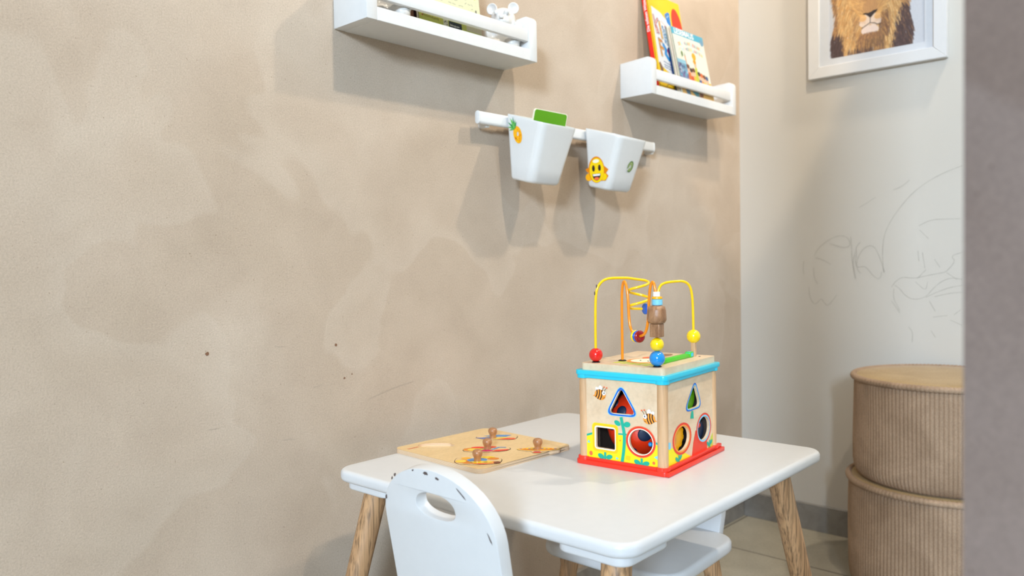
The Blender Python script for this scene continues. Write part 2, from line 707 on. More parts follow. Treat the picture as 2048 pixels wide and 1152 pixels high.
# ------------------------------------------------------------------ the setting
CEIL = 2.85
mb = MB('floor')
mb.box((-3.2, -2.6, -0.03), (6.8, 5.6, 0.06))
struct(mb.build('floor', smooth=False))
mb = MB('ceiling')
mb.box((-3.2, -2.6, CEIL + 0.03), (6.8, 5.6, 0.06))
struct(mb.build('ceiling', smooth=False))

mb = MB(['plaster', 'dirt', 'plaster_scratch'])
mb.box((-3.2, 0.05, CEIL / 2), (6.8, 0.1, CEIL))
WT = basis((0, -0.0004, 0), (1, 0, 0), (0, 0, 1), (0, -1, 0))
for x, z, r in ((-1.630, 0.633, 0.0030), (-1.413, 0.627, 0.0026), (-1.398, 0.571, 0.0022), (-1.383, 0.576, 0.0014)):
    mb.flat([(x + r * random.uniform(0.6, 1.1) * cos(a * pi / 5), z + r * random.uniform(0.6, 1.2) * sin(a * pi / 5)) for a in range(10)], 0, 'dirt', WT)
for pts in (((-1.514, 0.489), (-1.503, 0.4885), (-1.491, 0.487)), ((-1.457, 0.563), (-1.441, 0.566)), ((-1.631, 0.525), (-1.616, 0.5245)),
            ((-1.523, 0.635), (-1.515, 0.633), (-1.507, 0.633)), ((-1.35, 0.53), (-1.30, 0.541), (-1.25, 0.548))):
    mb.flat(stroke(pts, 0.0009), 0, 'plaster_scratch', WT)
struct(mb.build('wall_left', smooth=False))

mb = MB(['paint', 'pencil'])
mb.box((0.05, -2.6, CEIL / 2), (0.1, 5.6, CEIL))
struct(mb.build('wall_back', smooth=False))

SCRIB = [[(-0.579, 0.971), (-0.553, 0.963), (-0.522, 0.95), (-0.491, 0.932), (-0.462, 0.908), (-0.438, 0.879), (-0.417, 0.849), (-0.402, 0.818), (-0.396, 0.787), (-0.395, 0.76), (-0.396, 0.733), (-0.399, 0.713)], [(-0.399, 0.713), (-0.393, 0.738), (-0.385, 0.76), (-0.376, 0.779), (-0.363, 0.784), (-0.348, 0.777), (-0.335, 0.757), (-0.329, 0.736), (-0.332, 0.72), (-0.34, 0.711)], [(-0.34, 0.793), (-0.328, 0.78), (-0.33, 0.761), (-0.326, 0.739), (-0.332, 0.725), (-0.352, 0.731), (-0.37, 0.706), (-0.383, 0.695), (-0.391, 0.7), (-0.393, 0.715)], [(-0.217, 0.759), (-0.227, 0.778), (-0.248, 0.796), (-0.271, 0.809), (-0.294, 0.813), (-0.31, 0.803), (-0.315, 0.785), (-0.299, 0.778), (-0.276, 0.786), (-0.26, 0.791)], [(-0.315, 0.808), (-0.317, 0.78), (-0.318, 0.752), (-0.321, 0.725), (-0.327, 0.697)], [(-0.327, 0.697), (-0.323, 0.72), (-0.321, 0.743), (-0.326, 0.766)], [(-0.22, 0.754), (-0.241, 0.748), (-0.262, 0.735)], [(-0.215, 0.726), (-0.217, 0.697), (-0.226, 0.683)], [(-0.188, 0.745), (-0.186, 0.721), (-0.188, 0.709)], [(-0.202, 0.673), (-0.204, 0.644), (-0.219, 0.622), (-0.236, 0.645), (-0.243, 0.631), (-0.254, 0.622), (-0.266, 0.636), (-0.278, 0.653)], [(-0.337, 0.884), (-0.357, 0.895), (-0.379, 0.909)], [(-0.421, 0.924), (-0.442, 0.931), (-0.46, 0.946)], [(-0.417, 0.675), (-0.425, 0.688), (-0.442, 0.702), (-0.47, 0.697), (-0.502, 0.705), (-0.538, 0.712), (-0.545, 0.715), (-0.565, 0.74), (-0.555, 0.751), (-0.565, 0.757), (-0.58, 0.761)], [(-0.425, 0.68), (-0.437, 0.671), (-0.45, 0.653), (-0.47, 0.643), (-0.498, 0.65), (-0.514, 0.672), (-0.534, 0.691), (-0.557, 0.7), (-0.58, 0.695)], [(-0.417, 0.639), (-0.429, 0.622), (-0.437, 0.609)], [(-0.423, 0.671), (-0.421, 0.648), (-0.429, 0.631), (-0.437, 0.615)], [(-0.478, 0.697), (-0.498, 0.719)], [(-0.48, 0.767), (-0.482, 0.741)], [(-0.49, 0.763), (-0.496, 0.723)], [(-0.474, 0.689), (-0.498, 0.665), (-0.502, 0.689)], [(-0.498, 0.65), (-0.522, 0.663), (-0.553, 0.676), (-0.58, 0.681)], [(-0.518, 0.652), (-0.549, 0.661), (-0.58, 0.664)], [(-0.518, 0.745), (-0.53, 0.725)], [(-0.545, 0.712), (-0.568, 0.695)], [(-0.506, 0.641), (-0.52, 0.615)], [(-0.482, 0.83), (-0.51, 0.844), (-0.542, 0.844), (-0.576, 0.843)], [(-0.484, 0.819), (-0.504, 0.797)], [(-0.514, 0.601), (-0.546, 0.606)], [(-0.51, 0.567), (-0.52, 0.551)], [(-0.458, 0.574), (-0.468, 0.561), (-0.466, 0.535)], [(-0.561, 0.608), (-0.576, 0.621)], [(-0.553, 0.595), (-0.58, 0.583)]]
mb = MB('pencil')
PT = basis((-0.0005, 0, 0), (0, -1, 0), (0, 0, 1), (-1, 0, 0))
for l in SCRIB:
    p = smooth_path([(-y, z) for y, z in l], 2)
    w = [random.uniform(0.0006, 0.0012) for _ in p]
    mb.flat([tuple(q) for q in stroke(p, w)], 0, 'pencil', PT)
o = mb.build('pencil_scribble', smooth=False)
tag(o, 'faint grey pencil scribbles drawn on the pale wall below the lion picture', 'drawing')

# partition end close to the camera, at the right
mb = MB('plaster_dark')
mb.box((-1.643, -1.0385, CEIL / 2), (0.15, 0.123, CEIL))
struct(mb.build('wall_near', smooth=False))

# far wall behind the camera with the daylight window
mb = MB('plaster')
WX = -6.5
for c, d in (((WX, -1.5, CEIL / 2), (0.1, 3.0, CEIL)), ((WX, -4.75, CEIL / 2), (0.1, 1.3, CEIL)),
             ((WX, -3.55, 0.875), (0.1, 1.1, 1.75)), ((WX, -3.55, 2.80), (0.1, 1.1, 0.10))):
    mb.box(c, d)
struct(mb.build('wall_window', smooth=False))
mb = MB('trim_white')
for c, d in (((WX, -3.025, 2.25), (0.08, 0.05, 1.0)), ((WX, -4.075, 2.25), (0.08, 0.05, 1.0)),
             ((WX, -3.55, 1.775), (0.08, 1.0, 0.05)), ((WX, -3.55, 2.725), (0.08, 1.0, 0.05))):
    mb.box(c, d)
struct(mb.build('window_1', bevel=0.004))

# skirting tiles
mb = MB('skirting')
mb.box((-3.2, -0.006, 0.036), (6.4, 0.012, 0.072))
struct(mb.build('baseboard_left', bevel=0.001, seg=1))
mb = MB('skirting')
for y0, y1 in ((-0.012, -0.62), (-0.623, -1.22), (-1.223, -1.82), (-1.823, -2.42)):
    mb.box((-0.006, (y0 + y1) / 2, 0.036), (0.012, y0 - y1, 0.072))
struct(mb.build('baseboard_back', bevel=0.001, seg=1))


# ------------------------------------------------------------------ children's table
TZ = 0.451
tb = thing('play_table', 'low square white table with oak legs standing against the plaster wall', 'table', (-1.1915, -0.336, 0), radians(0.8))
hx, hy = 0.2815, 0.264
mb = MB('white')
mb.prism(rrect(-hx, -hy, hx, hy, 0.03, 8), TZ - 0.018, TZ)
mb.build('tabletop', tb, bevel=0.0065, seg=4)
for sx, sy in ((-1, -1), (-1, 1), (1, 1), (1, -1)):
    ix = 0.047 if sx < 0 else 0.075
    x, y = sx * (hx - ix), sy * (hy - 0.047)
    mb = MB('white')
    cx = sx * (hx - (0.062 if sx < 0 else 0.085))
    cy = sy * (hy - (0.062 if sx < 0 else 0.080))
    mb.prism(rrect(cx - 0.05, cy - 0.05, cx + 0.05, cy + 0.05, 0.018), TZ - 0.031, TZ - 0.018)
    mb.build('corner_block', tb, bevel=0.003)
    mb = MB('oak')
    top = TZ - 0.031
    dx, dy = sx * 0.098, sy * 0.05
    Tl = basis((x, y, 0), (1, 0, 0), (0, 1, 0), (0, 0, 1))
    prof = [(0.012, 0.0), (0.0135, 0.003), (0.0165, 0.2), (0.0178, top - 0.02), (0.0178, top)]
    vs = MB('oak')
    vs.lathe(prof, 28)
    mb.add([(p[0] + dx * (1 - p[2] / top), p[1] + dy * (1 - p[2] / top), p[2]) for p in vs.v], vs.f, 'oak')
    mb.build('leg', tb, loc=(x, y, 0))


# ------------------------------------------------------------------ chairs
def make_chair(label, loc, rz, drop=0.0):
    """local frame: the back plate at x = 0 (z = 0.45), the seat runs towards +x"""
    root = thing('child_chair', label, 'chair', loc, rz, 'white children\'s chairs at the table')
    # backrest plate: outline in (y, z) tilted backwards by 10 degrees
    tl = radians(10)
    out = [(-0.088, -0.20 + drop), (-0.091, -0.07), (-0.0915, 0.012)]
    for i in range(1, 24):
        a = pi - pi * i / 24
        e = 2 / 2.06
        cx_, sy_ = cos(a), sin(a)
        out.append((0.0915 * math.copysign(abs(cx_) ** e, cx_), 0.012 + 0.071 * abs(sy_) ** e))
    out += [(0.0915, 0.012), (0.091, -0.07), (0.088, -0.20 + drop)]
    out = out[::-1]
    hole = []
    for i in range(36):
        a = 2 * pi * i / 36
        hole.append((0.001 + 0.032 * math.copysign(abs(cos(a)) ** 0.85, cos(a)), 0.039 + (0.0165 if sin(a) > 0 else 0.0135) * math.copysign(abs(sin(a)) ** 0.85, sin(a))))
    t = basis((0, 0, 0.45 - drop), (0, -1, 0), (-sin(tl), 0, cos(tl)), (-cos(tl), 0, -sin(tl)))
    mb = MB(['white', 'chip'])
    mb.prism([out, hole], -0.008, 0.008, 'white', t)
    edge = [(-0.0865, 0.036, 0.0016, 0.004), (-0.069, 0.063, 0.0012, 0.003), (-0.063, 0.068, 0.0017, 0.0035), (-0.028, 0.0795, 0.0011, 0.002),
            (-0.006, 0.0795, 0.0022, 0.0045), (0.012, 0.0765, 0.0016, 0.0032), (0.049, 0.065, 0.0012, 0.009), (0.083, 0.022, 0.0012, 0.007)]
    for a, b_, w, l in edge:
        tg = Vector((b_ * 0.6 + 0.02, -a)).normalized()
        nn = Vector((-tg.y, tg.x))
        pts = []
        for i in range(12):
            q = 2 * pi * i / 12
            rr_ = random.uniform(0.65, 1.15)
            p = Vector((a, b_)) + tg * l * cos(q) * rr_ + nn * w * sin(q) * rr_
            pts.append((p.x * 0.985, p.y * 0.985))
        mb.flat(pts, 0.00825, 'chip', t)
    mb.build('backrest', root, bevel=0.0045, seg=3)
    # seat
    mb = MB('white')
    mb.prism([tuple(p) for p in round_poly([(0.018, 0.125), (0.018, -0.125), (0.262, -0.138), (0.262, 0.138)], 0.05, 8)], 0.248, 0.270)
    mb.build('seat', root, bevel=0.008, seg=4)
    for sx, sy in ((0, -1), (0, 1), (1, 1), (1, -1)):
        mb = MB('oak')
        x, y = (0.062 if sx == 0 else 0.222), sy * 0.088
        dx, dy = (-0.035 if sx == 0 else 0.035), sy * 0.03
        vs = MB('oak')
        top = 0.250
        vs.lathe([(0.010, 0), (0.0115, 0.002), (0.0155, top - 0.02), (0.0155, top)], 24)
        mb.add([(p[0] + dx * (1 - p[2] / top), p[1] + dy * (1 - p[2] / top), p[2]) for p in vs.v], vs.f, 'oak')
        mb.build('leg', root, loc=(x, y, 0))
    return root


make_chair('white wooden child chair in the foreground, chipped rounded back with a handle slot', (-1.570, -0.428, 0), 0)
make_chair('white wooden child chair tucked under the far side of the table, mostly hidden', (-0.868, -0.312, 0), pi, 0.086)


# ------------------------------------------------------------------ wall shelves
def make_shelf(x0, w, z0, label):
    root = thing('book_ledge', label, 'shelf', (x0, 0, z0), 0, 'white wall ledges')
    D, t = 0.087, 0.021
    prof = []
    prof += [(0, 0), (-D, 0)]
    for i in range(7):
        a = pi + (-pi / 2) * i / 6
        prof.append((-D + 0.013 + 0.013 * cos(a), 0.085 - 0.013 + 0.013 * sin(a)))
    prof += [(0, 0.081)]
    for x in (0, w - t):
        T = basis((x, 0, 0), (0, 1, 0), (0, 0, 1), (1, 0, 0))
        mb = MB('white_shelf')
        mb.prism(prof, 0, t, None, T)
        mb.build('side_panel', root, bevel=0.0015, seg=2)
    mb = MB('white_shelf')
    mb.box((w / 2, -D / 2, 0.0105), (w - 2 * t + 0.0004, D, 0.021))
    mb.build('bottom_board', root, bevel=0.0006, seg=1)
    mb = MB('white_shelf')
    mb.box((w / 2, -D + 0.0085, 0.048), (w - 2 * t, 0.010, 0.023))
    mb.build('front_rail', root, bevel=0.0015, seg=2)
    return root


SZ = 1.136
make_shelf(-1.402, 0.401, SZ, 'white painted wall ledge at the left holding a bear figurine and a pale green booklet')
make_shelf(-0.602, 0.409, SZ, 'white painted wall ledge beside the room corner holding colourful picture books')
BZ = SZ + 0.021


def book_frame(x0, ybase, slope):
    """frame on the cover: +x right, second axis up along the leaning cover, third axis out towards the room"""
    s = 1 / math.sqrt(1 + slope * slope)
    return basis((x0, ybase, BZ + 0.0005), (1, 0, 0), (0, slope * s, s), (0, -s, slope * s))


def book(name, label, x0, ybase, slope, w, h, th, cover, body='cream', spine=None, layers=None):
    """a closed book leaning back; the front cover is the canvas"""
    T = book_frame(x0, ybase, slope)
    root = bpy.data.objects.new(name, None)
    COL.objects.link(root)
    root.matrix_world = T
    root['label'] = label
    root['category'] = 'book'
    mb = MB([body])
    mb.box((w / 2 + 0.001, h / 2, -th / 2), (w - 0.002, h - 0.003, th - 0.0022), body)
    mb.build('pages', root, smooth=False)
    sp = spine or body
    mb = MB([sp])
    mb.box((w / 2, h / 2, -th + 0.0006), (w, h, 0.0012), sp)
    mb.box((0.0006, h / 2, -th / 2), (0.0012, h, th - 0.0002), sp)
    mb.box((w / 2, h / 2, -0.0007), (w, h, 0.0010), sp)
    cov = mb.build('binding', root, smooth=False)
    o = cover.mesh('front_cover', 'cover', Matrix.Translation((0, 0, 0.0002)), root)
    return root, T


# big joke book: red spine, yellow border, white star shaped panel
W1, H1 = 0.150, 0.250
cv = Canvas(W1, H1, 0.0009, (250, 206, 10))
cv.rect(0, 0, W1, 0.052, (246, 208, 20))
panel = [(0.009, 0.072), (0.013, 0.215), (0.052, 0.206), (0.068, 0.196), (0.092, 0.186), (0.101, 0.160), (0.108, 0.140), (0.112, 0.05), (0.062, 0.050), (0.040, 0.058)]
cv.poly([(a + 0.001, b_ - 0.0015) for a, b_ in panel], (120, 150, 190))
cv.poly(panel, (238, 240, 244))
cv.ell(0.126, 0.182, 0.024, 0.050, (228, 50, 22), 0.1)
cv.poly([(0.070, 0.205), (0.086, 0.215), (0.096, 0.214), (0.096, 0.172), (0.078, 0.186)], (20, 130, 210))
cv.ell(0.082, 0.201, 0.0016, 0.0016, (240, 250, 255))
cv.ell(0.088, 0.205, 0.0014, 0.0014, (240, 250, 255))
cv.line([(0.060, 0.203), (0.070, 0.199), (0.080, 0.206)], 0.0012, (190, 130, 20))


def fat(pts, w, c, dots=None):
    cv.line(pts, w + 0.003, (90, 110, 140), 0.8)
    cv.line(pts, w, c)
    if dots:
        for i in range(26):
            j = random.randrange(len(pts) - 1)
            t = random.random()
            x = pts[j][0] * (1 - t) + pts[j + 1][0] * t + random.uniform(-w / 2.4, w / 2.4)
            y = pts[j][1] * (1 - t) + pts[j + 1][1] * t + random.uniform(-w / 2.4, w / 2.4)
            cv.ell(x, y, 0.0012, 0.0012, dots)


# K i d s  /  F ...  letters
fat([(0.017, 0.192), (0.022, 0.150)], 0.0045, (222, 86, 70), (250, 220, 210))
fat([(0.034, 0.186), (0.021, 0.172), (0.030, 0.150)], 0.005, (222, 86, 70), (250, 220, 210))
fat([(0.040, 0.180), (0.043, 0.140)], 0.006, (248, 208, 20), (226, 90, 60))
fat([(0.052, 0.170), (0.055, 0.132)], 0.005, (40, 130, 190), (240, 246, 250))
fat([(0.060, 0.162), (0.064, 0.128)], 0.005, (80, 160, 200), (240, 246, 250))
fat([(0.066, 0.172), (0.076, 0.165), (0.080, 0.145), (0.077, 0.124)], 0.006, (140, 100, 150))
fat([(0.092, 0.168), (0.086, 0.158), (0.098, 0.152), (0.094, 0.142)], 0.005, (20, 150, 90), (210, 240, 220))
fat([(0.104, 0.148), (0.112, 0.144)], 0.009, (248, 220, 20))
fat([(0.026, 0.134), (0.030, 0.094)], 0.0055, (250, 190, 20), (220, 120, 20))
fat([(0.026, 0.134), (0.038, 0.130)], 0.0055, (250, 190, 20), (220, 120, 20))
fat([(0.028, 0.116), (0.040, 0.112)], 0.0055, (250, 190, 20), (220, 120, 20))
fat([(0.044, 0.122), (0.052, 0.112), (0.048, 0.100), (0.060, 0.088)], 0.008, (20, 150, 226))
fat([(0.074, 0.114), (0.062, 0.110), (0.070, 0.096), (0.074, 0.086)], 0.008, (206, 16, 100))
cv.ell(0.077, 0.116, 0.006, 0.005, (246, 216, 20))
for r_, y in enumerate((0.079, 0.072, 0.066)):
    for k in range(11):
        x = 0.034 + k * 0.0058
        cv.line([(x, y - k * 0.0009 + random.uniform(-.0006, .0006)), (x + 0.0036, y - k * 0.0009 + random.uniform(-.0012, .0012))], 0.0022, (60, 100, 150))
cv.line([(0.046, 0.190), (0.08, 0.176)], 0.001, (150, 160, 180))
cv.line([(0.048, 0.184), (0.078, 0.170)], 0.0018, (220, 150, 140))
# yellow lower area with a smiling curve and a little brown dog ear
cv.line([(0.030, 0.016), (0.036, 0.021), (0.046, 0.023), (0.056, 0.021), (0.063, 0.015)], 0.0016, (60, 40, 10))
cv.ell(0.046, 0.008, 0.030, 0.007, (244, 186, 20))
cv.poly([(0.010, 0.072), (0.016, 0.076), (0.026, 0.060), (0.022, 0.040), (0.014, 0.044)], (130, 96, 70))
cv.line([(0.036, 0.048), (0.058, 0.044)], 0.0012, (150, 120, 20))
cv.ell(0.060, 0.046, 0.004, 0.005, (210, 60, 30))
bk, T = book('joke_book', 'tall book with red and yellow spine and big cartoon letters, leaning at the left', -0.517, -0.0590, 0.165, W1, H1, 0.0155, cv, 'cream', 'print_gold')
mb = MB('print_red')
ST = basis((-0.0002, 0, 0), (0, 0, 1), (0, 1, 0), (-1, 0, 0))
mb.flat(rrect(-0.0145, 0.0, -0.0030, 0.250, 0.0003, 2), 0, 'red_gloss', ST)
add_text(mb, 'Die tollsten Witze', 0.0105, (-0.0052, 0.150), 0.0002, 'print_white', ST, rot=pi / 2, bold=0.0002)
mb.build('spine_title', bk, smooth=False)

# front picture book: turquoise banner, children
W2, H2 = 0.156, 0.176
cv = Canvas(W2, H2, 0.0009, (236, 238, 224))
cv.rect(0, 0.158, W2, H2, (70, 176, 206))
cv.ell(0.146, 0.160, 0.009, 0.010, (110, 160, 190))
cv.line([(0.002, 0), (0.002, 0.158)], 0.0016, (50, 80, 90))
cv.rect(0.003, 0.020, 0.046, 0.088, (120, 160, 190))
cv.rect(0.003, 0.084, 0.046, 0.094, (150, 206, 226))
for i in range(60):
    x, y = random.uniform(0.005, 0.044), random.uniform(0.022, 0.082)
    cv.ell(x, y, random.uniform(.002, .005), random.uniform(.002, .006), random.choice([(96, 80, 140), (60, 96, 150), (200, 210, 230), (80, 190, 220), (130, 110, 160), (50, 60, 90)]), random.random() * 3, 0.8)
cv.ell(0.028, 0.112, 0.009, 0.012, (196, 214, 160))
cv.ell(0.028, 0.112, 0.0075, 0.0105, (236, 238, 224))
cv.ell(0.032, 0.110, 0.005, 0.007, (96, 130, 70))
cv.poly([(0.042, 0.106), (0.047, 0.106), (0.049, 0.084), (0.046, 0.084)], (226, 120, 60))
cv.poly([(0.042, 0.106), (0.047, 0.106), (0.045, 0.116)], (60, 130, 70))
cols = [((224, 120, 40), (120, 70, 40)), ((222, 76, 50), (60, 40, 40)), ((236, 190, 60), (110, 60, 30)), ((200, 206, 60), (236, 160, 30)), ((60, 90, 150), (50, 36, 40)),
        ((238, 150, 60), (224, 110, 50)), ((226, 206, 40), (130, 80, 40)), ((70, 110, 170), (60, 90, 140))]
for i, (bodyc, hair) in enumerate(cols):
    x = 0.052 + i * 0.0125
    top = [0.078, 0.070, 0.072, 0.096, 0.066, 0.064, 0.062, 0.060][i]
    cv.poly([(x - 0.009, 0.02), (x + 0.009, 0.018), (x + 0.006, top - 0.012), (x - 0.005, top - 0.012)], bodyc)
    cv.ell(x, top - 0.006, 0.0065, 0.008, (236, 190, 160))
    cv.ell(x - 0.001, top + 0.002, 0.0075, 0.006, hair)
    cv.line([(x - 0.006, 0.03), (x + 0.008, 0.04)], 0.003, random.choice([(240, 200, 60), (80, 120, 180), (230, 90, 50)]))
cv.ell(0.090, 0.112, 0.010, 0.010, (236, 176, 30))
cv.ell(0.055, 0.026, 0.012, 0.008, (236, 238, 240))
cv.ell(0.072, 0.022, 0.010, 0.006, (70, 80, 160))
cv.rect(0.143, 0.015, 0.1555, 0.050, (250, 190, 40))
cv.rect(0, 0, W2, 0.018, (226, 176, 90))
cv.poly([(0.022, 0.000), (0.016, 0.020), (0.036, 0.020), (0.040, 0.004)], (80, 120, 140))
cv.poly([(0.046, 0.016), (0.080, 0.018), (0.082, 0.003), (0.066, 0.002)], (40, 130, 140))
cv.poly([(0.082, 0.004), (0.084, 0.016), (0.104, 0.016), (0.100, 0.005)], (120, 60, 40))
for i, r_ in enumerate('DER  KUNTERBUNTE'):
    pass
bk, T = book('picture_book', 'cream picture book with turquoise banner and a group of children on the cover', -0.4455, -0.0762, 0.20, W2, H2, 0.0045, cv, 'print_white', 'cream')
mb = MB('print_white')
add_text(mb, 'LESEMAUS', 0.0205, (0.012, 0.1605), 0.0006, 'print_white', None, bold=0.0002, sx=1.02)
palette = ['print_coral', 'print_gold', 'print_sky', 'print_coral', 'print_purple', 'print_teal']
xx = 0.022
for i, ch in enumerate('DER KUNTERBUNTE'):
    if ch != ' ':
        a = (xx - 0.085) / 0.09
        add_text(mb, ch, 0.0125, (xx, 0.139 - 0.010 * a * a * 2), 0.0006, palette[i % 6], None, rot=-a * 0.4)
    xx += 0.0078
xx = 0.038
for i, ch in enumerate('KINDERGARTEN'):
    a = (xx - 0.085) / 0.09
    add_text(mb, ch, 0.0118, (xx, 0.124 - 0.010 * a * a * 2), 0.0006, palette[(i + 2) % 6], None, rot=-a * 0.4)
    xx += 0.0082
mb.build('cover_title', bk, smooth=False)

# two thin booklets right behind it
cv = Canvas(0.150, 0.172, 0.0015, (238, 226, 214))
book('thin_book', 'thin white booklet with a pinkish spine standing directly behind the turquoise-banner book', -0.4530, -0.0705, 0.20, 0.150, 0.1745, 0.0035, cv, 'print_white', 'cream')
cv = Canvas(0.146, 0.120, 0.0015, (60, 96, 150))
cv.rect(0, 0, 0.146, 0.05, (220, 214, 190))
book('thin_book', 'low thin blue booklet squeezed between the joke book and the white booklet', -0.4555, -0.0660, 0.20, 0.146, 0.120, 0.0025, cv, 'print_white', 'deep_blue')

# pale green booklet on the left shelf
W3, H3 = 0.150, 0.190
cv = Canvas(W3, H3, 0.0010, (236, 236, 196))
cv.rect(0, 0, W3, 0.030, (206, 212, 110))
cv.rect(0.112, 0.010, W3, 0.029, (222, 216, 190))
cv.rect(0.05, 0.0, W3 - 0.004, 0.011, (198, 210, 116))
cv.rect(0.0, 0.016, 0.052, 0.030, (216, 214, 100))
for i in range(150):
    x, y = random.uniform(0.01, 0.135), 0.046 + 0.008 * random.randrange(0, 17)
    cv.line([(x, y + random.uniform(-.0015, .0015)), (x + random.uniform(0.002, 0.008), y + random.uniform(-.0015, .0015))], 0.0008, (150, 150, 130))
cv.line([(0.139, 0.075), (0.135, 0.19)], 0.004, (222, 226, 130))
for i in range(3):
    cv.line([(0.137 + 0.002 * i, 0.046), (0.139 + 0.001 * i, 0.054), (0.141, 0.046)], 0.0009, (90, 90, 80))
for i in range(14):
    x = 0.010 + i * 0.0026
    cv.line([(x, 0.017 - i * 0.00012 + random.uniform(0, .001)), (x + 0.001, 0.0195 - i * 0.00012 + random.uniform(0, .0015))], 0.0009, (70, 70, 50))
cv.ell(0.008, 0.0185, 0.0018, 0.0018, (180, 60, 50))
cv.rect(0.056, 0.005, 0.066, 0.022, (236, 234, 220))
for i in range(12):
    cv.ell(random.uniform(.057, .065), random.uniform(.007, .020), 0.0009, 0.0009, (80, 80, 80))
cv.rect(0.069, 0.0075, 0.099, 0.0205, (14, 40, 72))
bk, T = book('green_booklet', 'pale yellow-green booklet with small handwriting, leaning beside the bear figurine', -1.274, -0.0625, 0.12, W3, H3, 0.006, cv, 'cream', 'cream')
mb = MB('print_white')
add_text(mb, 'StiftungLesen', 0.0046, (0.0705, 0.0120), 0.0005, 'print_white', None, bold=0.00005, sx=0.92)
mb.build('cover_label', bk, smooth=False)

cv = Canvas(0.110, 0.170, 0.0015, (196, 150, 130))
cv.rect(0, 0, 0.11, 0.010, (120, 110, 40))
cv.rect(0.018, 0.0, 0.034, 0.17, (70, 40, 56))
cv.rect(0.034, 0.0, 0.060, 0.17, (176, 140, 100))
for i in range(60):
    cv.line([(random.uniform(.034, .060), random.uniform(0, .16)), (random.uniform(.034, .060), random.uniform(0, .16))], 0.0007, (130, 96, 70))
cv.rect(0, 0, 0.03, 0.004, (20, 90, 90))
book('brown_booklet', 'dusky pink and brown booklet half hidden behind the pale green booklet', -1.284, -0.042, 0.12, 0.110, 0.170, 0.005, cv, 'cream', 'print_brown')


# ------------------------------------------------------------------ animal figurines
def figurine(label, loc, rz, ears):
    root = thing('animal_figurine', label, 'figurine', loc, rz, 'white animal figurines on the left ledge')
    root.scale = (1.07, 1.07, 1.1)
    # one skin: body, head, muzzle, limbs fused with remesh-like union through metaball
    mbd = bpy.data.metaballs.new('fig')
    mbd.resolution = 0.0022
    mbd.render_resolution = 0.0022
    mbd.threshold = 0.35
    mo = bpy.data.objects.new('fig', mbd)
    COL.objects.link(mo)

    def el(x, y, z, r, s=(1, 1, 1)):
        e = mbd.elements.new(type='ELLIPSOID')
        e.co = (x, y, z)
        e.radius = r
        e.size_x, e.size_y, e.size_z = s
        e.stiffness = 3
    el(0, 0, 0.024, 0.033, (0.85, 0.92, 0.9))
    el(0.000, 0, 0.055, 0.035, (0.86, 0.90, 0.84))
    el(0.0185, 0, 0.048, 0.020, (0.8, 1.0, 0.75))
    for s in (-1, 1):
        el(0.014, s * 0.017, 0.009, 0.020, (1.15, 0.9, 0.8))
        el(0.010, s * 0.027, 0.032, 0.017, (1.0, 0.8, 1.5))
        el(0.0250, s * 0.0090, 0.0615, 0.009, (0.6, 1, 0.8))
    dg = bpy.context.evaluated_depsgraph_get()
    me = bpy.data.meshes.new_from_object(mo.evaluated_get(dg))
    bpy.data.objects.remove(mo)
    bpy.data.metaballs.remove(mbd)
    me.name = 'body'
    me.materials.clear()
    me.materials.append(M['porcelain'])
    me.polygons.foreach_set('use_smooth', [True] * len(me.polygons))
    ob = bpy.data.objects.new('body', me)
    COL.objects.link(ob)
    ob.parent = root
    for s in (-1, 1):
        e = MB('porcelain')
        # cupped ear
        Te = basis((0.001, s * 0.0185, 0.0740), (cos(s * 0.25), sin(s * 0.25), 0), (-sin(s * 0.25), cos(s * 0.25), 0), (0, 0, 1)) @ Matrix.Rotation(radians(90), 4, 'Y')
        pr_ = [(0.0001, 0.001), (0.004, 0.0013), (0.0075, 0.0030), (0.0090, 0.0040), (0.0100, 0.0035), (0.0098, 0.0015), (0.0080, -0.0018), (0.0045, -0.0035), (0.0001, -0.004)]
        e.lathe(pr_, 24, None, Te)
        e.build('ear', root, angle=80)
    e = MB('porcelain')
    e.sphere((0.0325, 0, 0.0520), (0.0025, 0.0045, 0.0032))
    e.build('nose', root)
    return root


figurine('white bear figurine with round cupped ears at the right end of the left ledge', (-1.043, -0.038, BZ), radians(218), True)
figurine('white animal figurine at the left end of the ledge, its feet seen through the gap', (-1.318, -0.040, BZ), radians(235), True)

# ------------------------------------------------------------------ wall rail, hooks and buckets
rl = thing('wall_rail', 'white plastic rail mounted on the plaster wall carrying two buckets', 'rail', (-0.803, 0, 1.017))
RL = 0.598
mb = MB('plastic')
prof = rrect(-0.030, 0.0, -0.019, 0.0235, 0.005, 5)
T = basis((-RL / 2, 0, 0), (0, 1, 0), (0, 0, 1), (1, 0, 0))
mb.prism(prof, 0, RL, None, T)
mb.build('bar', rl, bevel=0.0012, seg=2)
for x in (-RL / 2 + 0.012, RL / 2 - 0.012):
    mb = MB('plastic')
    mb.prism(rrect(0.012, -0.004, 0.024, 0.016, 0.004), 0, 0.020, None, basis((x, -0.0005, 0), (1, 0, 0), (0, 0, 1), (0, -1, 0)))
    mb.build('bracket', rl, bevel=0.001, seg=2)
    mb = MB('plastic')
    T = basis((x + (-0.0125 if x < 0 else 0.0125), 0, 0), (0, 1, 0), (0, 0, 1), (1, 0, 0))
    mb.prism(rrect(-0.0305, -0.0005, -0.0185, 0.024, 0.0055, 5), -0.0015, 0.0015, None, T)
    mb.build('end_cap', rl, bevel=0.001, seg=2)

